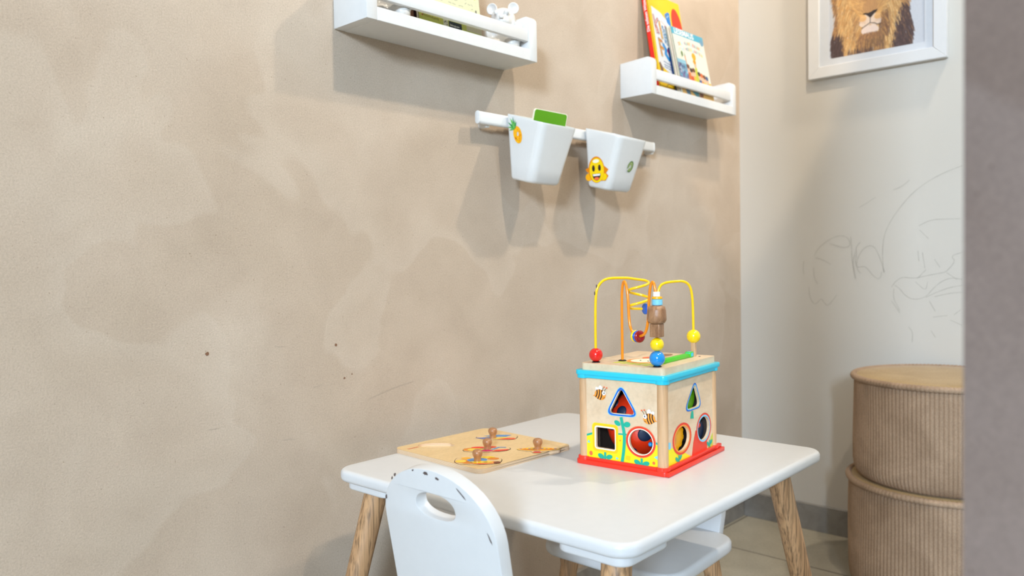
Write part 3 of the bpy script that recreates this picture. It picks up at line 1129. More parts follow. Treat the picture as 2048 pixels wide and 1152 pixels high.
for hx_, lab in ((-0.888, 'white plastic hook on the rail close beside the pineapple bucket'), (-0.868, 'white plastic hook on the rail close beside the smiley bucket')):
    hk = thing('rail_hook', lab, 'hook', (hx_, 0, 1.017), 0, 'white hooks on the rail')
    mb = MB('plastic')
    P = [(-0.0175, 0.014), (-0.0172, 0.0262), (-0.0245, 0.0275), (-0.0325, 0.0262), (-0.0325, 0.010), (-0.0325, -0.010), (-0.037, -0.019), (-0.046, -0.021), (-0.053, -0.017), (-0.055, -0.009)]
    P = smooth_path(P, 2)
    lp = stroke(P, 0.0028)
    mb.prism([tuple(q) for q in lp], -0.0042, 0.0042, None, basis((0, 0, 0), (0, 1, 0), (0, 0, 1), (1, 0, 0)))
    mb.build('hook_body', hk, bevel=0.0006, seg=2)


def make_bucket(cx, label):
    root = thing('storage_bucket', label, 'bucket', (cx, 0, 0.905), 0, 'white buckets on the rail')

    def sec(t, inset=0.0):
        """t = 0 bottom .. 1 rim"""
        hw = 0.0450 + 0.0085 * t - inset
        yb = -0.0335 - inset
        yf = -0.088 - 0.040 * t + inset
        r = 0.016 - inset * 0.5
        lp_ = rrect(-hw, yf, hw, yb, (r, 0.008, 0.008, r), 6)
        out = []
        for x, y in lp_:
            k = (y + 0.0335) / (yf + 0.0335)
            zb = 0.012 * (1 - k)
            zt = 0.138 - 0.030 * k
            out.append((x, y, zb + (zt - zb) * t))
        return out
    mb = MB('plastic')
    rings = []
    b0 = [(x * 0.90, -0.060 + (y + 0.060) * 0.86, z) for x, y, z in sec(0)]
    b1 = [(x * 0.97, -0.060 + (y + 0.060) * 0.955, z + 0.0018) for x, y, z in sec(0)]
    rings += [b0, b1]
    for t in (0.045, 0.25, 0.5, 0.75, 0.96, 0.985, 1.0):
        rings.append(sec(t, 0.0 if t < 0.99 else 0.0005))
    for t in (1.0, 0.75, 0.5, 0.25, 0.05):
        rings.append(sec(t, 0.0022))
    rings.append([(x * 0.9, -0.06 + (y + 0.06) * 0.9, z + 0.003) for x, y, z in sec(0.0, 0.0022)])
    n = len(rings[0])
    vs = [p for r_ in rings for p in r_]
    fs = []
    for j in range(len(rings) - 1):
        for i in range(n):
            i2 = (i + 1) % n
            fs.append((j * n + i, j * n + i2, (j + 1) * n + i2, (j + 1) * n + i))
    fs.append(list(reversed(range(n))))
    fs.append([(len(rings) - 1) * n + i for i in range(n)])
    mb.add(vs, fs)
    mb.build('shell', root, angle=50)
    mb = MB('plastic')
    mb.prism([tuple(q) for q in stroke(smooth_path([(-0.0345, 0.125), (-0.034, 0.1375), (-0.0245, 0.1385), (-0.0165, 0.1372), (-0.0165, 0.118)], 2), 0.0022)], -0.03, 0.03, None,
             basis((0, 0, 0), (0, 1, 0), (0, 0, 1), (1, 0, 0)))
    mb.build('hanger_lip', root, bevel=0.0005, seg=1)
    return root


b1 = make_bucket(-0.981, 'white bucket with a pineapple sticker hanging on the left of the rail')
b2 = make_bucket(-0.734, 'white bucket with a smiling face sticker hanging on the right of the rail')


def side_frame(lift=0.0004):
    """on the left side wall of a bucket: first axis towards the room, second axis up"""
    a = Vector((-0.0450, 0, 0))
    up = Vector((-0.0085, 0, 0.125)).normalized()
    e1 = Vector((0, -1, 0))
    nrm = e1.cross(up).normalized()
    return basis(a + nrm * lift, e1, up, nrm)


def front_frame(lift=0.0005):
    up = Vector((0, -0.040, 0.108)).normalized()
    e1 = Vector((1, 0, 0))
    nrm = e1.cross(up).normalized()
    return basis(Vector((0, -0.088, 0)) + nrm * lift, e1, up, nrm)


SF = side_frame()
# pineapple sticker
mb = MB(['leaf', 'pine'])
c0 = (0.060, 0.103)
body = ell(0.0615, 0.094, 0.0105, 0.0170, 26, radians(14))
holei = ell(0.0618, 0.0955, 0.0024, 0.0042, 14)
mb.flat([body, holei], 0.0001, 'pine', SF)
for i in range(18):
    a = random.uniform(0, 2 * pi)
    r = random.uniform(0.5, 0.9)
    mb.flat(ell(0.0615 + 0.009 * r * cos(a), 0.094 + 0.015 * r * sin(a), 0.0015, 0.0012, 8), 0.0003, random.choice(['pine_dark', 'yellow_gloss', 'pine_dark']), SF)
for i, (dx, dy) in enumerate(((-0.017, 0.004), (-0.016, 0.013), (-0.010, 0.020), (-0.003, 0.021), (0.003, 0.015), (0.006, 0.011), (-0.013, -0.003), (-0.0125, 0.009), (-0.006, 0.017))):
    bx, by = 0.0545, 0.1075
    d = Vector((dx, dy))
    nn = Vector((-d.y, d.x)).normalized() * 0.0032
    mb.flat([(bx + nn.x, by + nn.y), (bx - nn.x, by - nn.y), (bx + dx * 1.05, by + dy * 1.05)], 0.0002 + i * 0.00005, 'leaf' if i % 2 else 'leaf_light', SF)
mb.build('pineapple_sticker', b1, smooth=False)

# smiling face sticker
mb = MB(['pine', 'yellow_gloss'])
S0 = side_frame(0.0004) @ Matrix.Translation((0.061, 0.046, 0)) @ Matrix.Diagonal((1.13, 1.1, 1, 1)) @ Matrix.Translation((-0.062, -0.046, 0))
cx, cy = 0.062, 0.046
mb.flat(ell(cx - 0.018, cy - 0.013, 0.0085, 0.0075, 16), 0.0000, 'pine', S0)
mb.flat([(cx + 0.006, cy + 0.016), (cx + 0.018, cy + 0.006), (cx + 0.028, cy - 0.002), (cx + 0.022, cy - 0.008), (cx + 0.027, cy - 0.014), (cx + 0.020, cy - 0.023), (cx + 0.004, cy - 0.022)], 0.00005, 'pine_dark', S0)
mb.flat(ell(cx + 0.016, cy - 0.015, 0.0075, 0.007, 14), 0.0001, 'yellow_gloss', S0)
mb.flat([(cx - 0.022, cy - 0.003), (cx - 0.026, cy + 0.003), (cx - 0.016, cy + 0.006), (cx - 0.013, cy - 0.006)], 0.0001, 'pine_dark', S0)
mb.flat(ell(cx, cy, 0.0185, 0.0255, 32), 0.0002, 'pine_dark', S0)
mb.flat(ell(cx + 0.0008, cy - 0.0012, 0.0168, 0.0237, 32), 0.0003, 'yellow_gloss', S0)
mb.flat(ell(cx, cy + 0.0165, 0.0075, 0.0035, 16), 0.0004, 'cream', S0)
for dx in (-0.0065, 0.0075):
    mb.flat(ell(cx + dx, cy + 0.003, 0.0033, 0.0062, 18), 0.0005, 'print_black', S0)
    mb.flat(ell(cx + dx - 0.0005, cy + 0.0055, 0.0009, 0.0014, 8), 0.0006, 'print_brown', S0)
mb.flat([(cx - 0.0095, cy - 0.0080)] + ell(cx, cy - 0.0085, 0.0095, 0.0125, 16, 0, pi, 2 * pi) + [(cx + 0.0095, cy - 0.0080)], 0.0005, 'print_black', S0)
mb.flat([(cx - 0.0088, cy - 0.0085), (cx - 0.0078, cy - 0.0120), (cx + 0.0080, cy - 0.0120), (cx + 0.0088, cy - 0.0085)], 0.0006, 'print_white', S0)
mb.flat(ell(cx, cy - 0.0172, 0.0058, 0.0030, 14), 0.0006, 'print_coral', S0)
mb.build('smiley_sticker', b2, smooth=False)
# kiwi ring sticker on the front
mb = MB(['kiwi'])
F0 = front_frame(0.0006) @ Matrix.Translation((0.0095, 0.056, 0)) @ Matrix.Diagonal((1.35, 1.2, 1, 1)) @ Matrix.Translation((-0.017, -0.056, 0))
mb.flat([ell(0.0175, 0.056, 0.0075, 0.0105, 26, -0.15), ell(0.017, 0.056, 0.0022, 0.0032, 12)], 0.0, 'kiwi', F0)
mb.flat([ell(0.0170, 0.056, 0.0052, 0.0078, 22, -0.15), ell(0.017, 0.056, 0.0023, 0.0034, 12)], 0.0002, 'kiwi_light', F0)
for i in range(12):
    a = i * 2 * pi / 12
    mb.flat(ell(0.017 + 0.0036 * cos(a), 0.056 + 0.0052 * sin(a), 0.0005, 0.0008, 6), 0.0004, 'print_black', F0)
mb.flat([(0.0115, 0.053), (0.0155, 0.055), (0.0105, 0.046), (0.0092, 0.048)], 0.0005, 'plastic', F0)
mb.build('kiwi_sticker', b2, smooth=False)

# green card standing in the first bucket
mb = MB(['card_green', 'cream'])
CT = basis((-0.9765, -0.0700, 0.935), Vector((1, -0.12, -0.0312)).normalized(), Vector((0, -0.26, 1)).normalized(), Vector((1, -0.12, -0.0312)).normalized().cross(Vector((0, -0.26, 1)).normalized()))
mb.prism(rrect(-0.0435, 0.0, 0.0435, 0.114, 0.006), -0.0015, 0.0015, 'cream', CT)
mb.flat(rrect(-0.042, 0.0015, 0.042, 0.1125, 0.005), 0.0018, 'card_green', CT)
mb.flat(rrect(-0.042, 0.0015, 0.042, 0.1125, 0.005)[::-1], -0.0018, 'card_green', CT)
tag(mb.build('green_card', smooth=False), 'green board book with cream edge standing inside the pineapple bucket', 'book')


# ------------------------------------------------------------------ picture
PY0, PY1, PZ0, PZ1 = -0.211, -0.549, 1.2355, 1.675
pic = thing('framed_picture', 'white framed lion portrait hanging on the pale back wall', 'picture', (0, (PY0 + PY1) / 2, PZ0))
PW, PH = PY0 - PY1, PZ1 - PZ0
PF = basis((-0.0005, PW / 2, 0), (0, -1, 0), (0, 0, 1), (-1, 0, 0))
fw = 0.029
for pts in ([(0, 0), (PW, 0), (PW - fw, fw), (fw, fw)], [(PW, 0), (PW, PH), (PW - fw, PH - fw), (PW - fw, fw)],
            [(PW, PH), (0, PH), (fw, PH - fw), (PW - fw, PH - fw)], [(0, PH), (0, 0), (fw, fw), (fw, PH - fw)]):
    mb = MB('white')
    mb.prism(pts, 0, 0.020, None, PF)
    mb.build('frame_rail', pic, bevel=0.0008, seg=1)
mb = MB('mat_grey')
mb.prism([[(fw - 0.003, fw - 0.003), (PW - fw + 0.003, fw - 0.003), (PW - fw + 0.003, PH - fw + 0.003), (fw - 0.003, PH - fw + 0.003)],
          [(0.0535, 0.0475), (PW - 0.0505, 0.0475), (PW - 0.0505, PH - 0.05), (0.0535, PH - 0.05)]], 0.010, 0.0125, None, PF)
mb.build('passepartout', pic, smooth=False)
# lion print
LW, LH = PW - 0.102, PH - 0.095
cv = Canvas(LW, LH, 0.00085, (192, 195, 202))
cv.line([(0.001, 0.001), (LW - 0.001, 0.001), (LW - 0.001, LH - 0.001), (0.001, LH - 0.001), (0.001, 0.001)], 0.001, (170, 170, 176))
rng = random.Random(3)
GOLD, LITE, BRN, DRK, PALE = (190, 142, 86), (214, 176, 122), (132, 98, 72), (76, 58, 58), (216, 190, 150)
MC = (0.110, 0.150)


def mane_r(a):
    return 0.118 + 0.006 * sin(7 * a) + 0.004 * sin(13 * a + 1)


def lion_col(x, y):
    dx = x - 0.110
    r = math.hypot(dx, y - 0.16)
    if y < 0.066 and (x < 0.036 + (0.066 - y) * 0.10 + rng.uniform(-.006, .006)) and y < 0.075:
        return DRK
    if x > 0.178 - (0.11 - y) * 0.20 + rng.uniform(-.006, .006) and y < 0.112:
        return DRK if rng.random() < 0.85 else BRN
    if y < 0.018 and (abs(x - 0.08) < 0.032) and rng.random() < 0.6:
        return DRK
    if abs(x - 0.107) < 0.036 and y < 0.050:
        return BRN if rng.random() < 0.7 else GOLD
    if 0.128 < x < 0.155 and 0.045 < y < 0.105 and rng.random() < 0.75:
        return BRN
    if x > 0.183 or x < 0.026:
        return BRN if rng.random() < 0.6 else GOLD
    return GOLD if rng.random() < 0.55 else LITE


for i in range(15000):
    # strokes from the top of the fur down so that lower fur lies beneath
    y = rng.uniform(-0.01, 0.265)
    half = 0.094 + 0.006 * sin(y * 40) if y < 0.17 else 0.094 * math.sqrt(max(0.0, 1 - ((y - 0.17) / 0.10) ** 2))
    x = 0.108 + rng.uniform(-1, 1) * half
    ang = -pi / 2 + (x - 0.108) * 5.5 * (0.6 if y < 0.1 else 1.0)
    if y > 0.17:
        ang = math.atan2(y - 0.13, (x - 0.108) * 1.3)
    ln = rng.uniform(0.008, 0.019)
    c = lion_col(x, y)
    k = rng.uniform(0.82, 1.12)
    c = tuple(min(255, q * k) for q in c)
    x1, y1 = x + ln * cos(ang), y + ln * sin(ang)
    cv.line([(x, y), ((x + x1) / 2 + rng.uniform(-.001, .001), (y + y1) / 2), (x1, y1)], rng.uniform(0.0009, 0.0018), c, 0.85)
# face
cv.ell(0.107, 0.150, 0.050, 0.062, (208, 160, 98), 0, 0.8)
for i in range(2600):
    x, y = 0.107 + rng.gauss(0, 0.022), 0.145 + rng.gauss(0, 0.030)
    if y < 0.10 or ((x - .107) / .05) ** 2 + ((y - .150) / .062) ** 2 > 1:
        continue
    c = rng.choice([(196, 148, 90), (150, 112, 76), (214, 172, 116), (176, 132, 84)])
    cv.line([(x, y), (x + (x - 0.107) * 0.25, y + 0.006)], 0.001, c, 0.7)
cv.ell(0.107, 0.118, 0.019, 0.018, (172, 130, 88), 0, 0.75)
for s in (-1, 1):
    cv.ell(0.107 + s * 0.0135, 0.083, 0.0165, 0.0155, (226, 206, 192), 0, 0.85)
    cv.ell(0.107 + s * 0.022, 0.092, 0.013, 0.009, (222, 170, 104), s * 0.3, 0.8)
    cv.ell(0.107 + s * 0.027, 0.172, 0.0085, 0.0050, (60, 44, 36), s * 0.25)
    cv.ell(0.107 + s * 0.027, 0.172, 0.0048, 0.0042, (196, 140, 50))
    cv.ell(0.107 + s * 0.027, 0.172, 0.0020, 0.0020, (10, 8, 8))
    for j in range(4):
        cv.line([(0.107 + s * 0.012, 0.088 - j * 0.0035), (0.107 + s * 0.030, 0.092 - j * 0.003)], 0.0008, (176, 120, 76), 0.7)
cv.ell(0.106, 0.058, 0.0215, 0.0125, (228, 208, 198), 0, 0.95)
for i in range(260):
    x = 0.106 + rng.uniform(-0.024, 0.024)
    y = 0.047 + rng.uniform(-0.004, 0.006)
    cv.line([(x, y), (x + (x - .106) * 0.2, y - rng.uniform(0.005, 0.012))], 0.0012, rng.choice([(150, 108, 74), (120, 86, 64), (190, 140, 90)]), 0.8)
for i in range(500):
    s = rng.choice((-1, 1))
    x, y = 0.107 + s * rng.uniform(0.026, 0.040), rng.uniform(0.045, 0.10)
    c = rng.choice([BRN, (120, 84, 60), GOLD]) if s > 0 else rng.choice([LITE, GOLD, BRN])
    cv.line([(x, y), (x + s * 0.005, y - 0.010)], 0.0013, c, 0.8)
nose = [(0.0865, 0.1015), (0.093, 0.1045), (0.101, 0.1025), (0.108, 0.1035), (0.115, 0.1065), (0.125, 0.1075), (0.122, 0.1015), (0.114, 0.0955), (0.110, 0.0905), (0.1055, 0.0895), (0.102, 0.0935), (0.096, 0.0985)]
cv.poly(nose, (44, 34, 36))
cv.line([(0.1070, 0.092), (0.1065, 0.076)], 0.0018, (50, 38, 38))
cv.line([(0.086, 0.0655), (0.094, 0.070), (0.1065, 0.0765), (0.118, 0.0735), (0.124, 0.069), (0.131, 0.070)], 0.0019, (54, 40, 40))
cv.mesh('lion_print', 'print_paper', Matrix.Translation((-0.0108, PW / 2 - 0.0515, 0.0455)) @ basis((0, 0, 0), (0, -1, 0), (0, 0, 1), (-1, 0, 0)), pic)


# ------------------------------------------------------------------ knob puzzle
BR = radians(-2.2)
BC = (-1.2575, -0.1775)
bh = 0.0072
pz = thing('puzzle_board', 'light plywood puzzle board lying on the table against the wall, one recess empty', 'puzzle', (BC[0], BC[1], TZ), BR)


def to_board(x, y):
    dx, dy = x - BC[0], y - BC[1]
    return (dx * cos(-BR) - dy * sin(-BR), dx * sin(-BR) + dy * cos(-BR))


def blob(cx, cy, pts, rot=0.0, s=1.0):
    q = smooth_path([(p[0] * s, p[1] * s) for p in pts], 2, True)
    return [(cx + p[0] * cos(rot) - p[1] * sin(rot), cy + p[0] * sin(rot) + p[1] * cos(rot)) for p in q]


K = [to_board(*p) for p in ((-1.204, -0.148), (-1.268, -0.198), (-1.330, -0.238), (-1.217, -0.260))]
pk_shapes = [
    # plane-like figure
    [(-0.034, 0.004), (-0.020, 0.018), (0.004, 0.022), (0.030, 0.020), (0.036, 0.004), (0.030, -0.016), (0.006, -0.018), (-0.020, -0.014)],
    [(-0.036, -0.004), (-0.030, 0.014), (-0.008, 0.020), (0.014, 0.018), (0.034, 0.012), (0.036, -0.006), (0.018, -0.018), (-0.012, -0.018), (-0.030, -0.014)],
    [(-0.034, 0.006), (-0.030, 0.022), (-0.010, 0.022), (0.010, 0.024), (0.028, 0.018), (0.034, 0.002), (0.028, -0.018), (0.006, -0.022), (-0.016, -0.022), (-0.032, -0.012)],
    [(-0.034, 0.0), (-0.018, 0.014), (0.0, 0.020), (0.018, 0.013), (0.036, 0.0), (0.020, -0.012), (0.006, -0.015), (0.004, -0.024), (-0.008, -0.024), (-0.008, -0.014), (-0.020, -0.011)],
]
prot = [radians(-50), radians(-46), radians(-46), radians(-48)]
offs = [(0.006, 0.0), (0.0, 0.002), (0.002, 0.0), (0.0, 0.0)]
loops = [blob(K[i][0] + offs[i][0], K[i][1] + offs[i][1], pk_shapes[i], prot[i], 1.1) for i in range(4)]
recess = blob(*to_board(-1.300, -0.112), [(-0.038, 0.0), (-0.030, 0.016), (0.0, 0.021), (0.026, 0.017), (0.030, 0.006), (0.037, 0.000), (0.030, -0.012), (0.010, -0.017), (-0.02, -0.015)], radians(-46), 0.86)
bo = rrect(-0.102, -0.103, 0.102, 0.103, 0.013, 8)
mb = MB(['ply', 'ply_edge', 'ply_pale'])
mb.prism(bo, 0.0001, 0.0030, 'ply_pale', None, 'ply_edge')
mb.prism([bo, recess] + loops, 0.0030, bh, 'ply', None, 'ply_edge')
add_text(mb, 'beeto', 0.0085, to_board(-1.346, -0.098), bh + 0.0002, 'print_red', None, rot=radians(-2) , bold=0.0001)
mb.build('board', pz, smooth=False)

names = ['blue and red plane-shaped puzzle piece nearest the wall', 'yellow parrot-coloured puzzle piece with red and blue ends in the middle of the board',
         'orange bear-shaped puzzle piece nearest the foreground chair', 'striped yellow and red puzzle piece nearest the activity cube']


def piece(i):
    kx, ky = K[i]
    w = Vector((kx, ky)) 
    wx = BC[0] + kx * cos(BR) - ky * sin(BR)
    wy = BC[1] + kx * sin(BR) + ky * cos(BR)
    root = thing('puzzle_piece', names[i], 'puzzle piece', (wx, wy, TZ + 0.003), BR, 'knobbed puzzle pieces in the board')
    mb = MB(['ply', 'print_black'])
    c = Vector((offs[i][0], offs[i][1]))
    shp = [((p[0] - kx - c.x) * 0.975 + c.x, (p[1] - ky - c.y) * 0.965 + c.y) for p in loops[i]]
    top = bh - 0.003 + 0.0003
    mb.prism(shp, 0.0001, top, 'ply', None, 'print_black')
    R_ = prot[i]
    TT = Matrix.Translation((c.x, c.y, 0)) @ Matrix.Rotation(R_, 4, 'Z') @ Matrix.Diagonal((1.1, 1.1, 1, 1))
    z = top + 0.0001

    def fl(pts, k, dz=0.0):
        mb.flat(pts, z + dz, k, TT)
    if i == 0:
        fl([(-0.032, -0.004), (-0.014, -0.012), (0.0, -0.008), (-0.004, 0.002)], 'deep_blue')
        fl([(-0.020, 0.010), (0.004, 0.018), (0.024, 0.017), (0.016, 0.004), (-0.004, 0.004)], 'blue_gloss', 0.0001)
        fl([(-0.004, -0.010), (0.012, 0.002), (0.020, -0.002), (0.010, -0.013)], 'yellow_gloss', 0.0002)
        fl([(0.004, -0.014), (0.020, -0.004), (0.030, -0.004), (0.028, -0.015)], 'print_red', 0.0003)
        fl([(0.018, -0.010), (0.030, -0.004), (0.033, -0.012), (0.026, -0.015)], 'print_coral', 0.0004)
    elif i == 1:
        fl(ell(-0.020, -0.001, 0.014, 0.0105, 20), 'pine_dark')
        fl(ell(-0.016, -0.002, 0.012, 0.008, 20), 'yellow_gloss', 0.0001)
        fl(ell(-0.012, 0.010, 0.011, 0.0055, 18), 'print_red', 0.0002)
        fl(ell(0.006, 0.012, 0.008, 0.005, 18), 'print_red', 0.0002)
        fl(stroke([(0.008, -0.004), (0.018, 0.010), (0.028, 0.008)], 0.004), 'blue_gloss', 0.0003)
        fl(ell(0.000, -0.010, 0.010, 0.004, 16), 'print_pink', 0.0003)
        fl([(0.008, -0.015), (0.014, -0.006), (0.033, -0.003), (0.030, -0.010), (0.018, -0.015)], 'print_red', 0.0004)
    elif i == 2:
        fl(ell(-0.022, -0.002, 0.010, 0.009, 20), 'pine_dark')
        fl(ell(-0.024, -0.002, 0.0075, 0.007, 20), 'yellow_gloss', 0.0001)
        fl(ell(-0.002, 0.004, 0.014, 0.010, 20), 'blue_gloss', 0.0001)
        fl(ell(-0.018, 0.014, 0.007, 0.005, 16), 'pine', 0.0002)
        fl(ell(0.010, 0.018, 0.012, 0.005, 16), 'yellow_gloss', 0.0002)
        fl(ell(0.020, 0.010, 0.008, 0.006, 16), 'pine_dark', 0.0002)
        fl(ell(0.008, -0.011, 0.020, 0.0085, 20), 'orange_wire', 0.0002)
        fl(ell(0.004, -0.008, 0.016, 0.0055, 20), 'yellow_gloss', 0.0003)
        fl(ell(0.026, -0.012, 0.005, 0.006, 14), 'print_brown', 0.0004)
        fl(ell(0.006, -0.018, 0.007, 0.0025, 14), 'print_coral', 0.0004)
        fl(ell(0.010, -0.009, 0.003, 0.001, 10), 'print_black', 0.0005)
        fl(ell(-0.014, -0.012, 0.007, 0.004, 14), 'pine_dark', 0.0003)
    else:
        fl([(-0.032, 0.0), (-0.016, 0.008), (0.0, 0.012), (0.016, 0.008), (0.033, 0.0), (0.018, -0.007), (0, -0.010), (-0.018, -0.007)], 'print_gold')
        for j in range(9):
            x = -0.026 + j * 0.0062
            fl(stroke([(x, 0.001), (x + 0.003, 0.006 - abs(x) * 0.12)], 0.0018), ['print_purple', 'print_red', 'print_blue'][j % 3], 0.0002)
        fl(stroke([(-0.027, 0.0), (0, -0.002), (0.028, 0.0)], 0.0014), 'print_red', 0.0003)
        fl(stroke([(-0.022, -0.004), (0, -0.007), (0.023, -0.004)], 0.0016), 'print_coral', 0.0003)
        fl(ell(-0.001, -0.019, 0.006, 0.0035, 14), 'print_red', 0.0003)
        fl(stroke([(-0.005, -0.013), (0.004, -0.013)], 0.002), 'blue_gloss', 0.0004)
    mb.build('piece_body', root, smooth=False)
    mb = MB('knob')
    mb.lathe([(0.0056, 0.0), (0.0055, 0.002), (0.0054, 0.0045), (0.0060, 0.0065), (0.0072, 0.0090), (0.0078, 0.0115), (0.0075, 0.0140), (0.0062, 0.0162), (0.0036, 0.0174), (0.0001, 0.0177)], 28)
    mb.build('knob', root, loc=(0, 0, top), angle=60)
    return root


for i in range(4):
    piece(i)


# ------------------------------------------------------------------ activity cube
CR = radians(5)
P0 = Vector((-1.207, -0.488))
WXc, WYc = 0.182, 0.145
ctr = P0 + Vector((cos(CR), sin(CR))) * WXc / 2 + Vector((-sin(CR), cos(CR))) * WYc / 2
cube = thing('activity_cube', 'wooden activity cube with bead wires, turquoise rim and red base on the table', 'toy', (ctr.x, ctr.y, TZ), CR)
OX, OY = -WXc / 2, -WYc / 2          # near corner in the cube's own frame
PR = 0.0078                          # post radius

mb = MB('red_plastic')
mb.prism(rrect(OX - 0.003, OY - 0.004, -OX + 0.003, -OY + 0.004, 0.008), 0.0001, 0.0065)
mb.box((OX + 0.0025, 0, 0.0085), (0.005, WYc - 0.026, 0.0055))
mb.box((0.004, OY + 0.0015, 0.0085), (WXc + 0.012, 0.006, 0.0060))
mb.box((0.004, OY - 0.004, 0.0035), (WXc + 0.012, 0.005, 0.0060))
for sx in (0, 1):
    for sy in (0, 1):
        x = OX + PR if sx == 0 else -OX - PR
        y = OY + PR if sy == 0 else -OY - PR
        mb.lathe([(0.0108, 0.0001), (0.0108, 0.0112), (0.0098, 0.0118)], 24, None, Matrix.Translation((x, y, 0)))
mb.build('base_frame', cube, bevel=0.0006, seg=2)

mb = MB('turquoise')
mb.prism(rrect(OX - 0.0035, OY - 0.0035, -OX + 0.0065, -OY + 0.0035, 0.008), 0.1352, 0.1415)
mb.prism([rrect(OX - 0.0015, OY - 0.0015, -OX + 0.002, -OY + 0.0015, 0.008), rrect(OX + 0.008, OY + 0.008, -OX - 0.008, -OY - 0.008, 0.003)], 0.1305, 0.1355)
for sx in (0, 1):
    for sy in (0, 1):
        x = OX + PR if sx == 0 else -OX - PR
        y = OY + PR if sy == 0 else -OY - PR
        mb.lathe([(0.0105, 0.1295), (0.0108, 0.130), (0.0108, 0.141)], 24, None, Matrix.Translation((x, y, 0)))
mb.build('rim', cube, bevel=0.0007, seg=2)

for sx in (0, 1):
    for sy in (0, 1):
        x = OX + PR if sx == 0 else -OX - PR
        y = OY + PR if sy == 0 else -OY - PR
        mb = MB('birch_z')
        mb.lathe([(PR, 0.0), (PR, 0.121)], 24)
        mb.build('post', cube, loc=(x, y, 0.0105))

# --- front panel (faces the camera's left): a = 0 at the far post, b = height
FT = basis((OX + 0.003, -OY, 0.0), (0, -1, 0), (0, 0, 1), (-1, 0, 0))
tri = round_poly([(0.0470, 0.0776), (0.1020, 0.0790), (0.0732, 0.1255)], 0.008)
tri_h = round_poly([(0.0530, 0.0808), (0.0970, 0.0820), (0.0732, 0.1195)], 0.0035)
sq_o = rrect(0.0242, 0.0215, 0.0674, 0.0632, 0.0055)
sq_h = rrect(0.0300, 0.0268, 0.0622, 0.0575, 0.002)
ci_o = ell(0.1048, 0.0441, 0.0242, 0.0228, 36)
ci_h = ell(0.1050, 0.0440, 0.0190, 0.0180, 36)
pan = [(0.0125, 0.010), (0.1375, 0.010), (0.1375, 0.1305), (0.0125, 0.1305)]
mb = MB('birch')
mb.prism([pan, tri_h, sq_h, ci_h], -0.004, 0, 'birch', FT)
Z = 0.00012


def fr(o_, scale):
    cx = sum(p[0] for p in o_) / len(o_)
    cy = sum(p[1] for p in o_) / len(o_)
    return [(cx + (p[0] - cx) * scale, cy + (p[1] - cy) * scale) for p in o_]


hill_top = [(0.0125, 0.0435), (0.028, 0.0485), (0.0428, 0.0504), (0.060, 0.0515), (0.0856, 0.0525), (0.105, 0.0515), (0.122, 0.0480), (0.1375, 0.0415)]
def cut(loop):
    return loop
hill = hill_top[::-1] + [(0.0125, 0.010), (0.1375, 0.010)]


def strips(tops, base, holes, x0, x1, z, k, T, drop=0.0, st=0.0005):
    """painted area below a polyline, cut out around the openings"""
    x = x0
    while x < x1 - 1e-6:
        w = min(st, x1 - x)
        xm = x + w / 2
        top = base
        for (xa, ya), (xb, yb) in zip(tops[:-1], tops[1:]):
            if xa <= xm <= xb:
                top = ya + (yb - ya) * (xm - xa) / (xb - xa) - drop
        segs = [(base, top)]
        for h in holes:
            ys = []
            for i in range(len(h)):
                (ax_, ay_), (bx_, by_) = h[i], h[(i + 1) % len(h)]
                if (ax_ > xm) != (bx_ > xm):
                    ys.append(ay_ + (by_ - ay_) * (xm - ax_) / (bx_ - ax_))
            if len(ys) >= 2:
                lo, hi = min(ys), max(ys)
                segs = [q for a_, c_ in segs for q in ((a_, min(c_, lo)), (max(a_, hi), c_)) if q[1] - q[0] > 1e-5]
        for a_, c_ in segs:
            if c_ > a_:
                mb.add([(x, a_, z), (x + w, a_, z), (x + w, c_, z), (x, c_, z)], [(0, 1, 2, 3)], k, T)
        x += w


strips(hill_top, 0.010, [fr(sq_o, 0.93), fr(ci_o, 0.93)], 0.0125, 0.1375, Z, 'print_yellow', FT, 0.002)
seg = [p for p in hill_top]
mb.flat(stroke([(0.0125, 0.0432), (0.0250, 0.0474)], 0.0028), 2 * Z, 'print_teal', FT)
mb.flat(stroke([(0.0670, 0.0512), (0.0720, 0.0516), (0.0860, 0.0522)], 0.0022), 2 * Z, 'print_teal', FT)
mb.flat(stroke([(0.1260, 0.0466), (0.1320, 0.0442), (0.1375, 0.0412)], 0.0028), 2 * Z, 'print_teal', FT)
# frames around the openings
mb.flat([fr(tri, 1.05), fr(tri, 0.985)], 3 * Z, 'print_sky', FT)
mb.flat([tri, fr(tri, 0.86)], 4 * Z, 'print_blue', FT)
mb.flat([fr(tri, 0.86), tri_h], 4 * Z, 'cream', FT)
mb.flat([sq_o, fr(sq_o, 0.84)], 4 * Z, 'print_gold', FT)
mb.flat([fr(sq_o, 0.84), sq_h], 4 * Z, 'cream', FT)
mb.flat([fr(sq_o, 1.03), fr(sq_o, 0.99)], 3 * Z, 'print_yellow', FT)
mb.flat([ci_o, fr(ci_o, 0.85)], 4 * Z, 'print_red', FT)
mb.flat([fr(ci_o, 0.85), ci_h], 4 * Z, 'cream', FT)
mb.flat([fr(ci_o, 1.0), fr(ci_o, 0.96)], 5 * Z, 'print_coral', FT)
